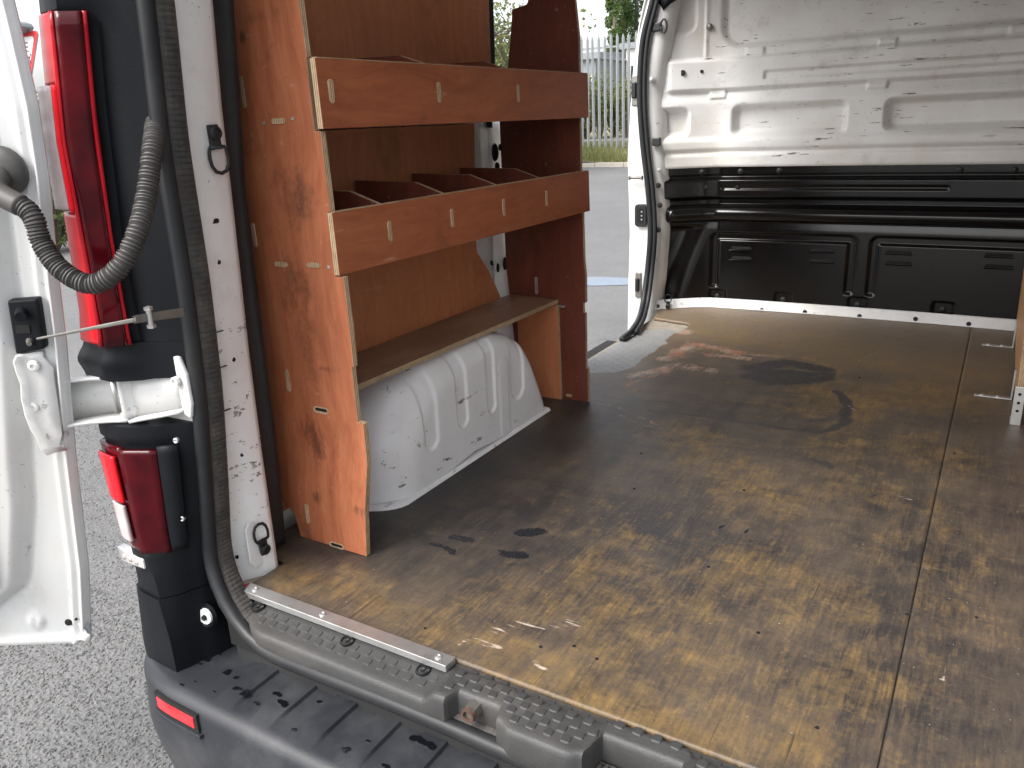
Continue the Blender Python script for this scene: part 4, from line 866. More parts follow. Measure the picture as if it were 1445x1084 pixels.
# rear post of the side doorway, seen between the rack boards
cp = [[(-1.30, 1.93, z), (-1.275, 1.97 + .05 * ss(.5, .3, z), z), (-1.272, 2.02, z), (-1.285, 2.08, z), (-1.30, 2.13, z), (-1.36, 2.15, z)] for z in np.linspace(-.02, .80, 24)]
cp = np.array(cp); zc = cp[:, 0, 2]; wob = np.interp(zc, [-.02, .15, .30, .42, .55, .8], [.10, .06, .03, -.02, -.03, -.02]); cp[..., 1] += wob[:, None]
cpo = grid_obj('side_door_post', cp, MAT['arch'], solid=.004)
for p, x_, a_, b_ in (((712, 372), -1.268, .011, .020), ((702, 378), -1.268, .006, .014), ((693, 371), -1.266, .005, .008), ((698, 215), -1.267, .016, .026), ((706, 208), -1.262, .012, .010), ((701, 235), -1.262, .010, .012)):
    q = P(p, X=x_ + .012); MB().prism([q + np.array([0, a_ * math.cos(t), b_ * math.sin(t)]) for t in np.linspace(0, 6, 12)], [q + np.array([.004, a_ * .9 * math.cos(t), b_ * .9 * math.sin(t)]) for t in np.linspace(0, 6, 12)]).obj('wire_clip', MAT['ring'], cpo)
MB().tube([P((690, -40), X=-1.27), P((691, 0), X=-1.27), P((694, 85), X=-1.265), P((690, 180), X=-1.27)], .010, 10).obj('side_seal', MAT['rubber'], van, smooth=True)

# --- near-side wheel arch box
AY0, AY1, AH, AX = 1.165, 1.915, .288, -1.06
s_ = np.linspace(0, 1, 220)
def outline(s):
    """silhouette from the rear foot, over the top, to the front foot"""
    pts = np.array([(AY0, -.01), (AY0 + .008, .06), (AY0 + .025, .14), (AY0 + .065, .21), (AY0 + .125, .258), (AY0 + .22, AH), (1.55, AH + .006), (1.66, AH + .002), (1.74, .268), (1.80, .228), (1.845, .165), (1.88, .09), (AY1 - .008, .03), (AY1, -.01)])
    l = np.concatenate([[0], np.cumsum(np.linalg.norm(np.diff(pts, axis=0), axis=1))]); return np.stack([np.interp(s * l[-1], l, pts[:, k]) for k in (0, 1)], 1)
O2 = smooth_path(outline(s_), 12); ctr = np.array([1.52, .02])
ks_ = np.concatenate([np.linspace(0, .36, 40), np.linspace(.37, 1, 70)])
rad_ = np.interp(s_, [0, .22, .32, .6, .75, 1], [.125, .125, .09, .05, .05, .045])
def ribs(y, z):
    d = 0
    for (a0, a1, zb, sl) in ((1.325, 1.378, .088, .10), (1.455, 1.502, .098, .12), (1.588, 1.628, .092, .10), (1.705, 1.772, .088, .10)):
        yy = y - sl * (z - .1) * .0 + .10 * np.clip(z - .2, 0, 1) * 0
        sd = rbox(yy, z, a0, a1, zb, .6, (a1 - a0) / 2); d = d + .0055 * (1 - ss(-.0055, .002, sd))
    sd = rbox(y, z, 1.645, 1.69, -.2, .222, .022); d = d - .002 * (1 - ss(-.006, .006, sd))
    return d
A = []
A.append([(AX - .26, o[0], o[1]) for o in O2])
for k in ks_:
    row = []
    for i, o in enumerate(O2):
        p = o * (1 - k) + ctr * k; dist = k * np.linalg.norm(o - ctr); r = rad_[i]; q = min(dist / r, 1)
        x = AX - r * (1 - math.sqrt(max(0, 1 - (1 - q) ** 2)))
        row.append([x, p[0], p[1]])
    row = np.array(row); row[:, 0] -= ribs(row[:, 1], row[:, 2]) * (1 if k > .01 else 1); A.append(row)
A = np.array(A)
arch = grid_obj('wheel_arch', A, MAT['arch']); grid_obj('wheel_arch', mir(A), MAT['arch'])
fl = [[(AX - .012, y, .010), (AX + .002, y, .008), (AX + .006, y, .003), (AX + .007, y, .0005)] for y in np.linspace(1.235, AY1 - .012, 30)]
fl = [[(AX - .012 - r_, y, .010), (AX + .002 - r_, y, .008), (AX + .006 - r_, y - .003 * (r_ > 0), .003), (AX + .007 - r_, y - .004 * (r_ > 0), .0005)] for y, r_ in ((1.165, .115), (1.167, .095), (1.171, .075), (1.178, .055), (1.188, .037), (1.20, .022), (1.213, .011), (1.225, .004))] + fl
grid_obj('arch_flange', fl, MAT['arch'], arch)

# --- bulkhead: pressed white upper skin over a glossy black lower skin
def bulk_y(x):
    e = np.abs(x - XC); return 3.372 - .025 * (e / .8) ** 2 - .115 * ss(.60, .88, e)
xb = np.linspace(XC - .86, XC + .80, 330)
zb_ = np.linspace(.588, 1.40, 190); X, Z = np.meshgrid(xb, zb_, indexing='ij')
d = .024 * band(.885, 1.002, .010, Z) * ss(-1.235, -1.20, X)
d -= .010 * band(.917, .945, .004, Z) * ss(-.865, -.858, X)
d -= .026 * (1 - ss(-.014, .012, rbox(X, Z, -1.035, .60, 1.045, 1.9, .075)))
d += .007 * band(-1.096, -1.086, .004, X) * ss(1.0, 1.02, Z)
d -= .012 * (1 - ss(-.01, .01, rbox(X, Z, -1.30, -1.13, 1.10, 1.7, .04)))
for x0_, x1_ in ((-1.30, -1.135), (-.985, -.545), (-.425, .085), (.20, .60)):
    d -= .040 * (1 - ss(-.026, .002, rbox(X, Z, x0_, x1_, .706, .828, .032)))
d += .012 * band(.655, .700, .012, Z) + .010 * band(.588, .640, .008, Z)
d += .018 * (1 - ss(.83, .90, Z)) 
for cx, cz, hw, hh2 in ((-.905, 1.020, .034, .016), (-.435, 1.012, .030, .015), (-.03, 1.02, .03, .016), (-1.04, .868, .030, .014), (-.455, .872, .034, .013)):
    d += .010 * (1 - ss(-.003, .003, rbox(X, Z, cx - hw, cx + hw, cz - hh2, cz + hh2, .004)))
d += .0025 * (fbm(X * 6, Z * 9, 3, 3) - .5)
A = np.stack([X, bulk_y(X) - d, Z], -1)
bulk = grid_obj('bulkhead_upper', A, MAT['bulk'])
bulk['label'] = 'grimy white upper bulkhead with pressed pockets'
def on_bulk(p, off=0.0):
    y = 3.33
    for _ in range(6): q = P(p, Y=y); y = float(bulk_y(q[0])) - off
    return P(p, Y=y)
for p, r in (((963, 103), .0105), ((990, 101), .0062)):
    MB().disc(on_bulk(p, .026), (0, -1, 0), [(.0001, .001), (r, .001), (r * 1.1, -.004)], 16).obj('bolt_hole', MAT['hole'], bulk)
MB().disc(on_bulk((1001, 38), .008), (0, -1, 0), [(.013, -.004), (.0125, .003), (.009, .006), (.0001, .007)], 16).obj('blanking_plug', MAT['steel'], bulk, smooth=True, autos=40)
zb2 = np.linspace(.032, .592, 150); xb2 = np.linspace(XC - .875, XC + .80, 340); X, Z = np.meshgrid(xb2, zb2, indexing='ij')
beam = rbox(X, Z, -1.245, .9, .462, .545, .016)
d = .004 * band(.556, .60, .004, Z)
d += .030 * (1 - ss(-.010, .004, beam))
d -= .007 * (1 - ss(-.004, .002, rbox(X, Z, -1.005, -.18, .499, .515, .007)))
barz = (Z - .402) / .034; d += .052 * np.sqrt(np.clip(1 - barz ** 2, 0, 1)) * ss(-1.25, -1.17, X)
d += .012 * ss(.405, .33, Z)
for x0_, x1_ in ((-1.045, -.475), (-.425, .40)):
    dd = rbox(X, Z, x0_, x1_, -.2, .322, .03); d += -.010 * band(-.030, .0, .004, dd) * ss(.085, .10, Z)
for x0_ in (-.475, -.405, -1.05):
    d += 0
for p in ((1012, 418), (1105, 423), (1210, 430), (1330, 437)):
    c = on_bulk(p, .012); d -= .014 * (1 - ss(-.004, .002, rbox(X, Z, c[0] - .036, c[0] + .036, -.1, c[2] + .030, .012)))
d -= .05 * (1 - ss(-1.20, -1.06, X + (.30 - Z) * .25)) * (1 - ss(.33, .36, Z))
A = np.stack([X, bulk_y(X) - .006 - d, Z], -1)
bl = grid_obj('bulkhead_lower', A, MAT['black']); bl['label'] = 'glossy black lower bulkhead with louvred panels'
for p in ((990, 243), (1045, 242), (1100, 241), (1355, 240), (1432, 240), (1105, 423), (1210, 430), (1330, 437), (1012, 418)):
    off = .012 if p[1] < 300 else .010
    MB().disc(on_bulk(p, off), (0, -1, 0), [(.012, -.004), (.0115, .002), (.006, .004), (.0055, .008), (.0001, .009)], 10).obj('bolt', MAT['ring'], bl, smooth=True, autos=40)
for p, r in (((996, 264), .0075), ((1040, 264), .0085)):
    MB().disc(on_bulk(p, .037), (0, -1, 0), [(.0001, .001), (r, .001), (r, -.003)], 14).obj('bolt_hole', MAT['hole'], bl)
for cx, cz, L in ((1045, 350, 1), (1045, 364, 1), (1160, 353, 1), (1160, 368, 1), (1268, 356, 1), (1268, 371, 1), (1410, 360, 1), (1410, 376, 1)):
    c = on_bulk((cx, cz), .018); hw = (.047)
    lv = [(c[0] - hw, -.006), (c[0] - hw + .006, .006), (c[0] + hw - .006, .006), (c[0] + hw, -.006)]
    o = MB().prism([(x, c[1] + .002, c[2] + z) for x, z in lv], [(x, c[1] - .0015, c[2] + z * .9) for x, z in lv]).obj('louvre', MAT['hole'], bl)
    MB().prism([(c[0] - hw, c[1] + .003, c[2] - .0065), (c[0] + hw, c[1] + .003, c[2] - .0065), (c[0] + hw, c[1] - .008, c[2] - .010), (c[0] - hw, c[1] - .008, c[2] - .010)], [(c[0] - hw, c[1] + .003, c[2] - .0085), (c[0] + hw, c[1] + .003, c[2] - .0085), (c[0] + hw, c[1] - .008, c[2] - .012), (c[0] - hw, c[1] - .008, c[2] - .012)]).obj('louvre_lip', MAT['black'], o)
# kick strip along the foot of the bulkhead
xk = np.linspace(XC - .86, XC + .78, 60)
ks2 = grid_obj('kick_strip', [[(x, float(bulk_y(x)) - .016, .040), (x, float(bulk_y(x)) - .020, .036), (x, float(bulk_y(x)) - .021, .004), (x, float(bulk_y(x)) - .028, .0006)] for x in xk], MAT['pillar'], solid=.003)
for p in ((928, 432), (1075, 437), (1136, 440), (1213, 446), (1292, 450), (1367, 457)):
    q = on_bulk(p, .022); MB().disc(q, (0, -1, 0), [(.009, -.003), (.0085, .003), (.005, .004), (.004, .002), (.0001, .002)], 12).obj('fixing_bolt', MAT['ring'], ks2, smooth=True, autos=40)
lashing(on_bulk((943, 432), .026), (.1, -1, .1), (0, 0, 1), s=.9)

# --- front post of the side doorway, its seal and fittings
PY = 3.19
post_l = track([(915, 0), (907, 30), (895, 80), (890, 150), (886, 225), (889, 330), (887, 400), (886, 470)], PY)
post_r = track([(932, 0), (922, 60), (911, 130), (918, 235), (920, 330), (915, 400), (900, 470)], PY - .01)
zp = np.linspace(-.12, 1.4, 60)
A = [[(float(post_l(z)) + .004, PY + .12, z), (float(post_l(z)) - .004, PY + .03, z), (float(post_l(z)) + .002, PY + .004, z), (float(post_l(z)) + .012, PY, z), (float(post_l(z)) * .5 + float(post_r(z)) * .5, PY + .004 - .004 * math.sin(z * 9), z), (float(post_r(z)) + .006, PY - .004, z), (float(post_r(z)) + .035, PY + .012, z), (float(post_r(z)) + .05, PY + .06, z), (-1.225, PY + .075, z)] for z in zp]
post = grid_obj('side_door_front_post', A, MAT['white'], solid=.004, offset=1, autos=50)
sp2 = [P((932, -60), Y=PY - .02), P((921, 0), Y=PY - .02), P((907, 60), Y=PY - .02), P((903, 130), Y=PY - .02), P((907, 200), Y=PY - .02), P((915, 270), Y=PY - .02), P((918, 330), Y=PY - .02), P((913, 390), Y=PY - .03), P((905, 440), Y=PY - .12), P((893, 465), Z=.012), P((878, 479), Z=.006)]
ssp = spline(sp2, 14)
MB().tube([tuple(p) for p in ssp], .0125, 12).obj('side_door_seal', MAT['rubber'], van, smooth=True)
MB().tube([tuple(p + np.array([.022, -.006, 0])) for p in ssp[:-12]], .009, 10).obj('side_door_seal', MAT['rubber'], van, smooth=True)
q = P((897, 251), Y=PY - .03); MB().tube([q + [-.028, 0, 0], q + [-.02, 0, 0], q + [.022, 0, 0], q + [.03, 0, 0]], [.010, .0055, .0055, .010], 10).obj('striker_pin', MAT['steel'], post, smooth=True, autos=40)
for p, w2, h2 in (((897, 128), .016, .036), ((901, 402), .014, .034)):
    q = P(p, Y=PY - .006); o = MB().box(q[0] - w2, q[0] + w2, q[1] - .006, q[1] + .006, q[2] - h2 * 1.6, q[2] + h2 * 1.6).obj('check_plate', MAT['steel'], post, bevel=.003); MB().box(q[0] - w2 * .8, q[0] + w2 * .4, q[1] - .016, q[1] - .0065, q[2] - h2 * .8, q[2] + h2 * .9).obj('check_roller', MAT['ring'], o, bevel=.004)
q = P((905, 304), Y=PY - .008)
def rr_box(c, w2, h2, r, d0, d1): 
    pts = []
    for sx_, sz_, a0 in ((1, 1, 0), (-1, 1, 90), (-1, -1, 180), (1, -1, 270)):
        for k in range(5): a = math.radians(a0 + 22.5 * k); pts.append((c[0] + sx_ * (w2 - r) + r * math.cos(a), c[2] + sz_ * (h2 - r) + r * math.sin(a)))
    return [(x, c[1] + d0, z) for x, z in pts], [(x, c[1] + d1, z) for x, z in pts]
cb = MB().prism(*rr_box(q, .026, .046, .014, .01, -.012)).obj('contact_block', MAT['rubber'], post, bevel=.003)
MB().prism(*rr_box(q, .014, .030, .007, -.0125, -.0135)).obj('contact_recess', MAT['hole'], cb)
for k in (-1, 0, 1): MB().disc(q + [.007, -.0137, k * .016], (0, -1, 0), [(.004, 0), (.003, .002), (.0001, .002)], 10).obj('contact', MAT['zinc'], cb)
# clips and studs on the bulkhead's side flange
for p, k in (((928, 38), 'd'), ((920, 112), 's'), ((928, 200), 'd'), ((930, 240), 's'), ((929, 262), 's'), ((931, 290), 's'), ((929, 325), 's')):
    q = P(p, Y=3.175)
    if k == 's': MB().disc(q, (.3, -1, 0), [(.011, -.006), (.010, .002), (.004, .003), (.004, .006), (.0001, .007)], 12).obj('stud', MAT['zinc'] if p[1] < 250 else MAT['ring'], bulk, smooth=True, autos=40)
    else:
        o = MB().box(q[0] - .022, q[0] + .014, q[1] - .008, q[1] + .01, q[2] - .016, q[2] + .016).obj('wire_clip', MAT['ring'], bulk, bevel=.004)
        if p[1] < 100: MB().tube([q + np.array([.016 + .012 * (1 + math.cos(a)), -.008, .024 * math.sin(a)]) for a in np.linspace(-math.pi, math.pi, 18)], .004, 8).obj('clip_loop', MAT['ring'], o, smooth=True)
MB().tube([P((925, 0), Y=3.2) + [0, 0, .05], P((940, 5), Y=3.2), P((952, -12), Y=3.22)], .03, 10).obj('cable_trunk', MAT['trim'], van, smooth=True)

# side step tread inside the side doorway
stp = [P(p, Z=-.004) for p in ((826, 534), (874, 484), (945, 452), (948, 462), (935, 488), (900, 515), (876, 527))]
stp = [np.array([x, y, -.004]) for x, y in ((-1.185, 2.16), (-1.185, 2.70), (-1.16, 2.86), (-1.10, 2.93), (-1.0, 2.90), (-.95, 2.75), (-.95, 2.16))]
MB().prism([p - [0, 0, .05] for p in stp], stp).obj('side_step', MAT['step'], van, bevel=.006)
MB().box(-1.23, -1.196, 2.72, 3.17, -.12, -.03).obj('side_sill', MAT['under'], van, bevel=.01); MB().box(-1.25, -1.192, 2.14, 2.719, -.12, -.012).obj('side_sill', MAT['under'], van, bevel=.01)
stepm = st0.data.copy(); stepm.materials[0] = MAT['step']
for i in range(14):
    for j in range(7):
        o = st0.copy(); o.data = stepm; COL.objects.link(o); o.parent = van; o.matrix_parent_inverse = parent_world(van).inverted(); o.name = 'step_stud'; o.location = (-1.172 + .026 * j, 2.32 + .040 * i + (.02 if j % 2 else 0), -.0045)

# ================================================================== plywood floor boards
SEAM = -.048
def F(p): return P(p, Z=0)[:2]
STROKES = {
 'ochre': [([(985, 455), (1100, 452)], .012, .75), ([(1055, 480), (1110, 452)], .008, .8), ([(1120, 480), (1178, 452)], .008, .7), ([(965, 492), (1060, 498), (1150, 508), (1180, 520), (1185, 535)], .02, .75),
   ([(1195, 545), (1260, 545), (1330, 552)], .05, .55), ([(1200, 570), (1230, 600)], .04, .6), ([(1240, 600), (1310, 630)], .06, .45), ([(1290, 560), (1352, 530)], .03, .5), ([(1280, 515), (1335, 514)], .01, .7),
   ([(960, 600), (1010, 640), (1070, 690)], .05, .55), ([(1080, 690), (1115, 730)], .05, .6), ([(1150, 640), (1310, 680)], .05, .35), ([(1190, 740), (1190, 760)], .04, .4),
   ([(1105, 745), (1140, 760)], .03, .5), ([(1000, 560), (1080, 570), (1160, 590)], .03, .5), ([(870, 540), (900, 545)], .03, .4), ([(1000, 540), (1050, 540)], .03, .5),
   ([(820, 1000), (900, 990), (960, 1040)], .045, .62), ([(900, 1000), (1000, 1062)], .04, .7), ([(960, 900), (1010, 960), (1060, 1000)], .05, .5), ([(1030, 1040), (1100, 960)], .05, .6), ([(1040, 1075), (1120, 1040)], .06, .6),
   ([(840, 850), (900, 820), (940, 790)], .05, .38), ([(740, 870), (690, 905)], .04, .5), ([(660, 900), (720, 910)], .03, .55), ([(760, 930), (800, 960)], .03, .5),
   ([(400, 815), (470, 830), (560, 860)], .035, .62), ([(480, 800), (540, 830)], .03, .5), ([(600, 880), (640, 900)], .03, .5), ([(1060, 880), (1130, 870)], .04, .45), ([(1130, 800), (1170, 830)], .03, .5), ([(1080, 830), (1100, 870)], .04, .4),
   ([(900, 880), (870, 930)], .04, .45), ([(1180, 540), (1330, 610)], .09, .28), ([(960, 860), (1060, 820)], .06, .3), ([(650, 870), (830, 840)], .07, .22), ([(1290, 870), (1300, 780)], .015, .5), ([(1310, 720), (1322, 680)], .012, .5), ([(930, 950), (1090, 900)], .08, .25), ([(570, 850), (820, 990)], .07, .25)],
 'dark': [([(560, 700), (700, 640), (860, 600)], .10, .45), ([(560, 750), (700, 730), (850, 700)], .10, .45), ([(880, 720), (1000, 760)], .10, .35), ([(900, 830), (1000, 850)], .06, .25), ([(600, 800), (800, 780)], .08, .3), ([(1180, 700), (1260, 800)], .10, .3), ([(820, 590), (860, 640)], .08, .35), ([(1150, 960), (1230, 1060)], .12, .25), ([(560, 730), (520, 760)], .06, .4)],
 'brown': [([(980, 450), (1420, 480)], .14, .75), ([(1190, 490), (1330, 520)], .12, .7), ([(1050, 465), (1200, 470)], .10, .6), ([(1230, 600), (1320, 640)], .14, .5), ([(1000, 640), (1160, 740)], .12, .35), ([(860, 540), (950, 560)], .12, .35), ([(1020, 900), (1080, 1080)], .14, .35), ([(450, 830), (800, 960)], .10, .3)],
 'stain': [([(1060, 520), (1110, 512), (1160, 522), (1165, 532), (1090, 537), (1055, 530)], .045, .68), ([(1070, 525), (1150, 528)], .04, .66), ([(1185, 552), (1195, 575), (1188, 598), (1150, 612)], .018, .66), ([(1150, 612), (1080, 602), (1000, 590), (920, 578)], .010, .62), ([(1200, 615), (1235, 622)], .006, .62), ([(1150, 650), (1172, 658)], .018, .55), ([(850, 560), (960, 570)], .006, .6), ([(1100, 570), (1180, 575)], .02, .42), ([(1130, 595), (1180, 590)], .02, .5), ([(930, 600), (962, 618)], .012, .42), ([(1165, 618), (1190, 630)], .006, .6)],
 'peel': [([(905, 470), (945, 462), (962, 470)], .045, .62), ([(935, 505), (985, 485), (1040, 497)], .038, .60), ([(890, 530), (960, 515), (1000, 522)], .034, .54), ([(1000, 500), (1055, 505)], .03, .56), ([(1040, 500), (1150, 506)], .012, .5), ([(845, 570), (900, 585), (930, 600)], .008, .42), ([(885, 545), (930, 525)], .012, .5)],
 'pale': [([(700, 890), (770, 880), (820, 875)], .022, .50), ([(745, 938), (768, 950)], .008, .62), ([(660, 905), (695, 918)], .014, .48), ([(840, 575), (925, 605)], .006, .5), ([(1262, 697), (1280, 702)], .006, .66), ([(1215, 510), (1245, 495)], .003, .6), ([(1130, 560), (1210, 555)], .01, .4), ([(1318, 935), (1325, 955)], .004, .62), ([(940, 465), (915, 475)], .02, .45), ([(1195, 572), (1206, 580)], .006, .6), ([(640, 912), (655, 905)], .005, .62)],
 'torn': [([(742, 752), (762, 750)], .019, .78), ([(718, 783), (738, 788)], .016, .7), ([(640, 758), (668, 762)], .014, .66), ([(605, 772), (640, 780)], .013, .62), ([(1020, 742), (1026, 738)], .005, .7), ([(1050, 748), (1056, 742)], .004, .7), ([(690, 742), (730, 735)], .006, .45), ([(800, 740), (830, 745)], .004, .55)],
}
ZONES = {'ochre_zone': [([(1180, 560), (1330, 560)], .16, .64), ([(1200, 620), (1320, 640)], .14, .46), ([(960, 610), (1090, 710)], .11, .48), ([(680, 915), (820, 985), (1000, 1070)], .075, .52), ([(390, 815), (560, 865), (650, 900)], .05, .50),
   ([(1050, 800), (1170, 850)], .11, .36), ([(830, 950), (960, 800)], .10, .34), ([(1000, 900), (1080, 1050)], .10, .42), ([(1370, 880), (1440, 900)], .09, .36), ([(1380, 640), (1400, 620)], .07, .26), ([(720, 860), (900, 850)], .10, .38), ([(990, 460), (1330, 530)], .22, .46), ([(860, 540), (1000, 560)], .10, .28), ([(600, 700), (900, 780)], .3, .12), ([(1100, 900), (1250, 1050)], .2, .2), ([(1300, 700), (1440, 800)], .2, .20), ([(1100, 640), (1300, 760)], .2, .24), ([(880, 800), (1150, 960)], .16, .34)]}
def board(name, A, Z, parent=None):
    n, k = Z.shape; me = bpy.data.meshes.new(name)
    V = np.stack([A[..., 0], A[..., 1], Z], -1).reshape(-1, 3); idx = np.arange(n * k).reshape(n, k)
    Fc = np.stack([idx[:-1, :-1], idx[1:, :-1], idx[1:, 1:], idx[:-1, 1:]], -1).reshape(-1, 4)
    me.from_pydata(V.tolist(), [], Fc.tolist()); me.materials.append(MAT['floor']); me.polygons.foreach_set('use_smooth', [True] * len(me.polygons))
    x, y = V[:, 0], V[:, 1]
    wx = x + .05 * (fbm(x * 9, y * 9, 4, 11) - .5); wy = y + .05 * (fbm(x * 9, y * 9, 4, 23) - .5)
    def nz(fx, fy, seed, o=5):
        f = fbm(wx * fx + 40, wy * fy + 40, o, seed); return (f - f.mean()) / f.std()
    field = {}
    for key, sts in list(STROKES.items()) + list(ZONES.items()):
        m = np.zeros(len(V))
        for pts, wd, sg in sts:
            q = np.array([F(p) for p in pts]); best = np.full(len(V), 9.)
            for i in range(len(q) - 1):
                a, b = q[i], q[i + 1]; ab = b - a; t = np.clip(((wx - a[0]) * ab[0] + (wy - a[1]) * ab[1]) / max(ab @ ab, 1e-9), 0, 1); best = np.minimum(best, np.hypot(wx - a[0] - ab[0] * t, wy - a[1] - ab[1] * t))
            m = np.maximum(m, sg * np.exp(-(best / (wd * 1.25)) ** 2))
        field[key] = m
    far = ss(2.0, 3.0, y); streak = nz(26, 4, 31); grain = nz(4, 34, 47); blob = nz(7, 7, 61)
    oc = np.maximum(field['ochre'] * .85, field['ochre_zone']) + .045 * blob + .055 * streak * (1 - far) + .06 * grain * far + .03 * streak * far
    field['ochre'] = np.clip(oc, 0, 1)
    tone = .33 + .60 * far + .25 * field['brown'] - .34 * field['dark'] + .045 * nz(5, 5, 71) + .03 * nz(3, 22, 83) + .04 * nz(24, 3, 91)
    field['tone'] = np.clip(tone, 0, 1)
    field['stain'] = field['stain'] + .05 * blob * (field['stain'] > .05)
    for key in ('ochre', 'tone', 'stain', 'peel', 'pale', 'torn'):
        at = me.attributes.new(key, 'FLOAT', 'POINT'); at.data.foreach_set('value', field[key].astype(np.float32))
    o = link(name, me, parent); sd_ = o.modifiers.new('solid', 'SOLIDIFY'); sd_.thickness = .012; sd_.offset = -1
    return o
def left_edge(y):
    e = np.interp(y, [.84, .935, .936, 1.16, 1.9, 2.20, 2.29, 2.33, 2.45, 2.69, 2.88, 2.98, 3.05, 3.18, 3.4], [-1.118, -1.118, -1.22, -1.22, -1.22, -1.20, -1.19, -1.02, -1.0, -1.010, -1.03, -1.0, -1.03, -1.20, -1.24])
    return e + .030 * (fbm(y * 22, y * 0, 3, 5) - .5) * (y > 2.2)
ny = 470; ys = np.linspace(0, 1, ny); nx = 230; uu = np.linspace(0, 1, nx)
Yn = .8435 + (3.36 - .8435) * ys
A = np.zeros((nx, ny, 2))
for j, y in enumerate(Yn):
    xl = float(left_edge(y)); A[:, j, 0] = xl + (SEAM - .0012 - xl) * uu
yend = bulk_y(A[..., 0]) - .024; A[..., 1] = .8435 + (yend - .8435) * ys[None, :]
Zf = .0012 * (fbm(A[..., 0] * 5, A[..., 1] * 5, 3, 9) - .5)
b1_ = tag(board('plywood_sheet', A, Zf), 'wide worn brown plywood floor sheet with ochre wear and black stains', 'floor sheet')
xr = np.linspace(SEAM + .0012, .40, 70); A2 = np.zeros((70, 300, 2)); A2[..., 0] = xr[:, None]; A2[..., 1] = .8445 + (bulk_y(A2[..., 0]) - .024 - .8445) * np.linspace(0, 1, 300)[None, :]
tag(board('plywood_sheet', A2, .0008 + .001 * (fbm(A2[..., 0] * 5, A2[..., 1] * 5, 3, 19) - .5)), 'narrow brown plywood floor strip beyond the straight seam, under the loose rack board', 'floor sheet')
for p in ((600, 887), (810, 912), (842, 930), (763, 913), (1070, 893), (1280, 867), (1153, 1027), (1378, 872), (895, 690), (1050, 692), (1213, 533), (1347, 640), (905, 640), (1000, 800)):
    q = P(p, Z=.0); MB().disc(q + [0, 0, .0012], (0, 0, 1), [(.0001, 0), (.0026, 0), (.0034, -.001)], 8).obj('screw_hole', MAT['hole'], b1_ if q[0] < SEAM else bpy.data.objects['plywood_sheet.001'])

# aluminium angle screwed along the rear edge of the floor
a0, a1 = P((338, 826), Z=.012), P((643, 934), Z=.012); yl = .828
strip_ = MB(); x0_, x1_ = a0[0], a1[0]
x0_, x1_ = -1.115, -.649; sec = [(.8405, -.0055), (.8405, .0068), (.8148, .0068), (.8148, -.0055)]
strip_.prism([(x0_, y, z) for y, z in sec], [(x1_, y, z) for y, z in sec])
al_ = tag(strip_.obj('aluminium_angle', MAT['alu'], bevel=.001), 'bright aluminium angle strip screwed along the left half of the rear floor edge', 'trim strip')
for t in (.06, .42, .95):
    MB().disc((x0_ + (x1_ - x0_) * t, yl, .0068), (0, 0, 1), [(.006, 0), (.0055, .002), (.003, .0028), (.002, .0015), (.0001, .0015)], 12).obj('screw', MAT['zinc'], al_, smooth=True, autos=40)
rg = tag(MB().tube([P((322, 828), Z=.004), P((333, 823), Z=.012), P((345, 826), Z=.010), P((352, 824), Z=.006)], [.002, .003, .0025, .0015], 8).obj('cord_scrap', m_simple('red cord', (.22, .02, .02), .8)), 'short scrap of dark red cord at the end of the aluminium angle', 'cord')

# ================================================================== near-side plywood rack
TH = .012
def ply_prism(name, pts, axis, a, b, face, parent, edge=None, smooth=False):
    """outline pts in the plane across axis, from a to b; faces in one material, cut edges in another"""
    f3 = {'x': lambda p, v: (v, p[0], p[1]), 'y': lambda p, v: (p[0], v, p[1]), 'z': lambda p, v: (p[0], p[1], v)}[axis]
    return MB().prism([f3(p, a) for p in pts], [f3(p, b) for p in pts], 1, 0).obj(name, [face, edge or MAT['edge']], parent, bevel=.0007)
rack = thing('plywood_rack', 'reddish plywood racking with divided trays over the white wheel arch', 'rack', (-1.1, 1.5, 0))
RY0, RY1 = 1.02, 2.01
lp = [(-1.166, 0.001), (-.987, .001), (-.978, .10), (-.960, .20), (-.957, .285), (-.972, .286), (-.972, .392), (-.967, .393), (-.966, .47), (-.968, .556), (-.986, .557), (-.986, .667), (-.981, .668), (-.983, .798), (-.997, .799), (-.997, .912), (-.995, .913), (-.998, 1.0), (-1.03, 1.30), (-1.15, 1.30), (-1.16, 1.0), (-1.205, .62), (-1.213, .4), (-1.213, .10), (-1.205, .075), (-1.175, .05)]
ep = ply_prism('end_panel', lp, 'y', RY0, RY0 + TH, MAT['ply'], rack)
rp_ = [(-1.22, .001), (-.985, .001), (-.984, .105), (-.990, .106), (-.990, .27), (-.996, .272), (-.996, .30), (-.988, .302), (-.988, .38), (-.992, .42), (-.994, .555), (-.998, .556), (-.998, 1.0), (-1.03, 1.30), (-1.10, 1.30), (-1.145, 1.14), (-1.145, 1.100), (-1.150, 1.093), (-1.195, 1.085), (-1.198, 1.05), (-1.217, .934), (-1.25, .80), (-1.25, .40)]
fp = ply_prism('end_panel', rp_, 'y', RY1, RY1 + TH, MAT['plyr'], rack); fp['label'] = 'dark red far end panel'
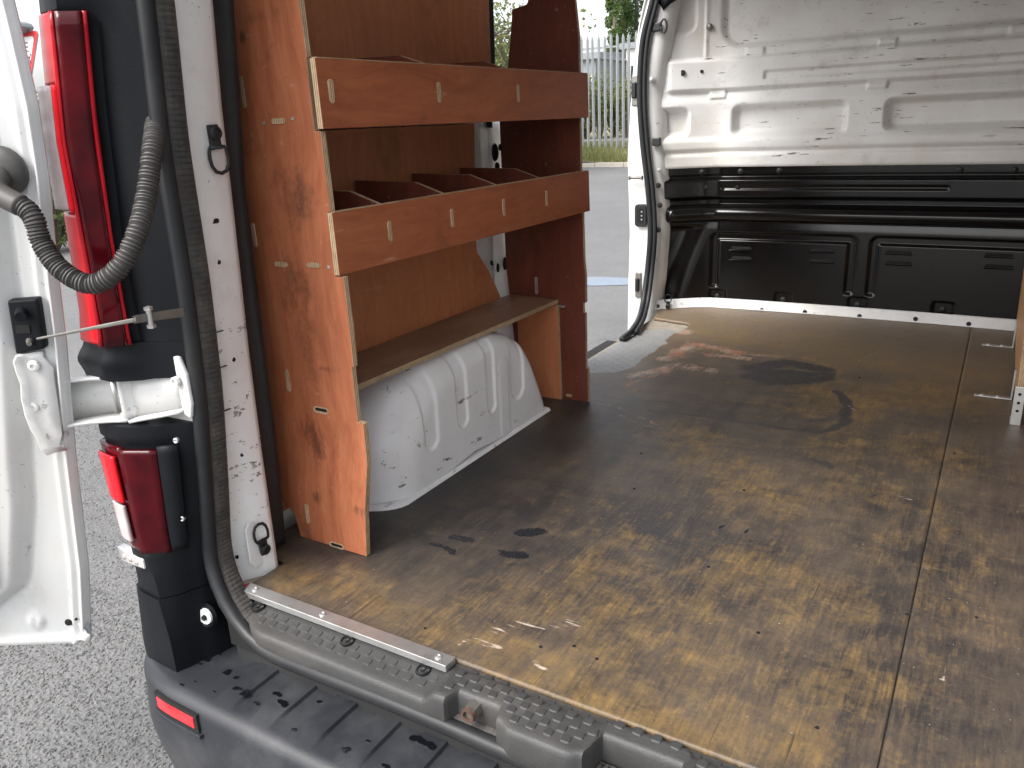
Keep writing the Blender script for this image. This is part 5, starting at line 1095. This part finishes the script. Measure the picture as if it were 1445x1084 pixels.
def slot(c, hw, hh, ny_, mat, parent, name='tenon', th=.0018):
    """tenon end showing in its slot, on a face that looks along -Y (ny_) or +X"""
    w_, h_ = (hw, hh); k = []
    r = min(w_, h_)
    for sx_, sz_, a0_ in ((1, 1, 0), (-1, 1, 90), (-1, -1, 180), (1, -1, 270)):
        for j in range(4): a = math.radians(a0_ + 30 * j); k.append((sx_ * (w_ - r) + r * math.cos(a), sz_ * (h_ - r) + r * math.sin(a)))
    if ny_: return MB().prism([(c[0] + x, c[1] + .003, c[2] + z) for x, z in k], [(c[0] + x, c[1] - th, c[2] + z) for x, z in k]).obj(name, mat, parent)
    return MB().prism([(c[0] - .003, c[1] + x, c[2] + z) for x, z in k], [(c[0] + th, c[1] + x, c[2] + z) for x, z in k]).obj(name, mat, parent)
for p, v, op in (((343, 130), 1, 0), ((393, 171), 0, 0), ((359, 332), 1, 0), ((397, 373), 0, 0), ((443, 374), 0, 0), ((407, 537), 1, 0), ((453, 579), 0, 1), ((434, 725), 1, 0), ((475, 770), 0, 1)):
    c = P(p, Y=RY0); hw, hh = ((.0042, .026) if p[1] < 300 else (.0042, .022)) if v else (.016, .0046)
    if op:
        slot(c, hw + .003, hh + .002, 1, MAT['edge'], ep, 'slot_rim', .0006); slot(c + [.001, 0, .001], hw - .001, hh - .0015, 1, MAT['hole'], ep, 'slot', .001)
    else: slot(c, hw, hh, 1, MAT['edge'], ep)
for p in ((372, 174), (413, 168), (464, 377)):
    MB().disc(P(p, Y=RY0), (0, -1, 0), [(.0036, -.001), (.0034, .001), (.0015, .0014), (.0001, .0006)], 10).obj('screw', MAT['zinc'], ep)
c = P((757, 403), Y=RY1); slot(c, .005, .026, 1, MAT['zinc'], fp, 'steel_tab'); c = P((803, 558), Y=RY1); slot(c, .010, .004, 1, MAT['edge'], fp)
# tray fronts, bases and dividers
for (z0, z1, ys_t, pk, name) in ((.802, .911, (1.045, 1.346, 1.65), .934, 'upper'), (.559, .666, (1.162, 1.363, 1.567, 1.768), .689, 'lower')):
    fo = MB(); fo.prism([(-.985, RY0 - .003, z0), (-.973, RY0 - .003, z0), (-.975, RY0 - .003, z1), (-.987, RY0 - .003, z1)], [(-.985, RY1 + .004, z0), (-.973, RY1 + .004, z0), (-.975, RY1 + .004, z1), (-.987, RY1 + .004, z1)], 0, 1)
    fm = fo.obj('tray_front', [MAT['plyf'], MAT['edge']], rack, bevel=.0008)
    if name == 'upper': fm['label'] = 'upper tray front'
    else: fm['label'] = 'lower tray front'
    for y in ys_t:
        slot(np.array([-.9735, y, (z0 + z1) / 2 + .004]), .0052 if name == 'upper' else .0046, .019, 0, MAT['edge'], fm)
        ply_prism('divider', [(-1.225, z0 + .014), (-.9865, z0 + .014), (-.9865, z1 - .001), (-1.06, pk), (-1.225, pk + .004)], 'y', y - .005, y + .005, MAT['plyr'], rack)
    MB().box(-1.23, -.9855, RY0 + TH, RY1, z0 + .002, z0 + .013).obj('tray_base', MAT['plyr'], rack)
    # pale chipped strip along the front's upper edge
    MB().box(-.9872, -.9750, RY0 + .002, RY1, z1 + .0002, z1 + .0016).obj('edge_lipping', MAT['edge'], fm)
ply_prism('back_panel', [(RY0 + .014, .92), (1.962, .92), (1.975, 1.30), (RY0 + .014, 1.30)], 'x', -1.250, -1.240, MAT['plyb'], rack)
ply_prism('back_panel', [(RY0 + .014, .30), (1.951, .30), (1.955, .315), (1.90, .40), (1.846, .46), (1.843, .50), (1.868, .80), (RY0 + .014, .80)], 'x', -1.2505, -1.2405, MAT['plyb'], rack)
MB().box(-1.2502, -1.2402, RY0 + .014, 1.87, .802, .918).obj('back_rail', MAT['plyr'], rack)
sh = MB().prism([(-1.239, RY0 + TH, .297), (-1.078, RY0 + TH, .296), (-1.076, RY1 - .001, .293), (-1.239, RY1 - .001, .297)], [(-1.239, RY0 + TH, .309), (-1.078, RY0 + TH, .308), (-1.076, RY1 - .001, .305), (-1.239, RY1 - .001, .309)], 1, 0).obj('arch_shelf', [MAT['plys'], MAT['edgeh']], rack, bevel=.0008); sh['label'] = 'dirty shelf board over the arch'
ply_prism('shelf_support', [(-1.21, .001), (-1.069, .001), (-1.072, .291), (-1.21, .291)], 'y', RY1 - .0135, RY1 - .0015, MAT['plyb'], rack)
q = P((791, 432), Y=RY1 - .006); MB().box(q[0] - .010, q[0] + .014, q[1] - .006, q[1] + .004, q[2] - .003, q[2] + .003).obj('steel_tab', MAT['zinc'], rack, bevel=.001)
# plywood lining behind the rack
tag(ply_prism('lining_board', [(.985, .02), (1.90, .02), (1.90, .28), (1.12, .29), (1.10, 1.30), (.985, 1.30)], 'x', -1.262, -1.254, MAT['ply'], None), 'orange plywood lining board fixed to the van side behind the rack', 'board')

# ================================================================== loose rack board on the other side
PX_, PY0, PY1 = .088, 2.31, 3.30
rk = thing('plywood_rack', 'pale plywood kick board of the rack facing the wheel arch, standing on steel feet', 'rack', (PX_ + .1, 2.8, 0))
lean = .10
def kb(y0, y1, z0, z1): return [(PX_ + lean * z0 * 0, y0, z0), (PX_, y1, z0), (PX_ - .012 * z1, y1, z1), (PX_ - .012 * z1, y0 + .30 * z1, z1)]
MB().prism(kb(PY0, PY1, .035, .34), [(x + .014, y, z) for x, y, z in kb(PY0, PY1, .035, .34)], 1, 0).obj('kick_board', [MAT['plyp'], MAT['edge']], rk, bevel=.0008)
ply_prism('end_panel', [(PX_ + .016, .06), (.40, .06), (.38, 1.2), (PX_ + .08, 1.2), (PX_ + .06, .36), (PX_ + .016, .30)], 'y', PY0 + .04, PY0 + .052, MAT['ply'], rk)
ply_prism('end_panel', [(PX_ + .016, .004), (.40, .004), (.38, 1.2), (PX_ + .08, 1.2), (PX_ + .06, .36), (PX_ + .016, .30)], 'y', PY1 - .02, PY1 - .008, MAT['ply'], rk)
for z in (.36, .62, .9): MB().box(PX_ + .09, .385, PY0 + .053, PY1 - .021, z, z + .011).obj('shelf', MAT['plyf'], rk)
br = MB().box(PX_ - .006, PX_ + .018, PY0 - .010, PY0 - .006, .001, .105).obj('steel_foot', MAT['alu'], rk, bevel=.001)
MB().box(PX_ - .006, PX_ + .018, PY0 - .0058, PY0 + .05, .001, .005).obj('foot_flange', MAT['alu'], br)
for z in (.04, .062, .085): MB().disc((PX_ + .006, PY0 - .010, z), (0, -1, 0), [(.004, 0), (.003, .0015), (.0001, .001)], 10).obj('screw_hole', MAT['hole'], br)
for p in ((1405, 489), (1400, 561)):
    q = P(p, Z=0); o = MB().prism([(PX_ - .095, q[1] - .009, .0015), (PX_ - .002, q[1] - .009, .0015), (PX_ - .002, q[1] + .009, .0015), (PX_ - .095, q[1] + .009, .0015)], [(PX_ - .095, q[1] - .009, .004), (PX_ - .002, q[1] - .009, .004), (PX_ - .002, q[1] + .009, .004), (PX_ - .095, q[1] + .009, .004)]).obj('angle_bracket', MAT['zinc'], rk, bevel=.0008)
    MB().box(PX_ - .0062, PX_ - .0022, q[1] - .009, q[1] + .009, .0042, .09).obj('bracket_leg', MAT['zinc'], o)
    for k in (.035, .075): MB().disc((PX_ - k, q[1], .004), (0, 0, 1), [(.007, 0), (.006, .0025), (.0001, .004)], 12).obj('screw', MAT['zinc'], o, smooth=True)

print('objects', len(bpy.data.objects))
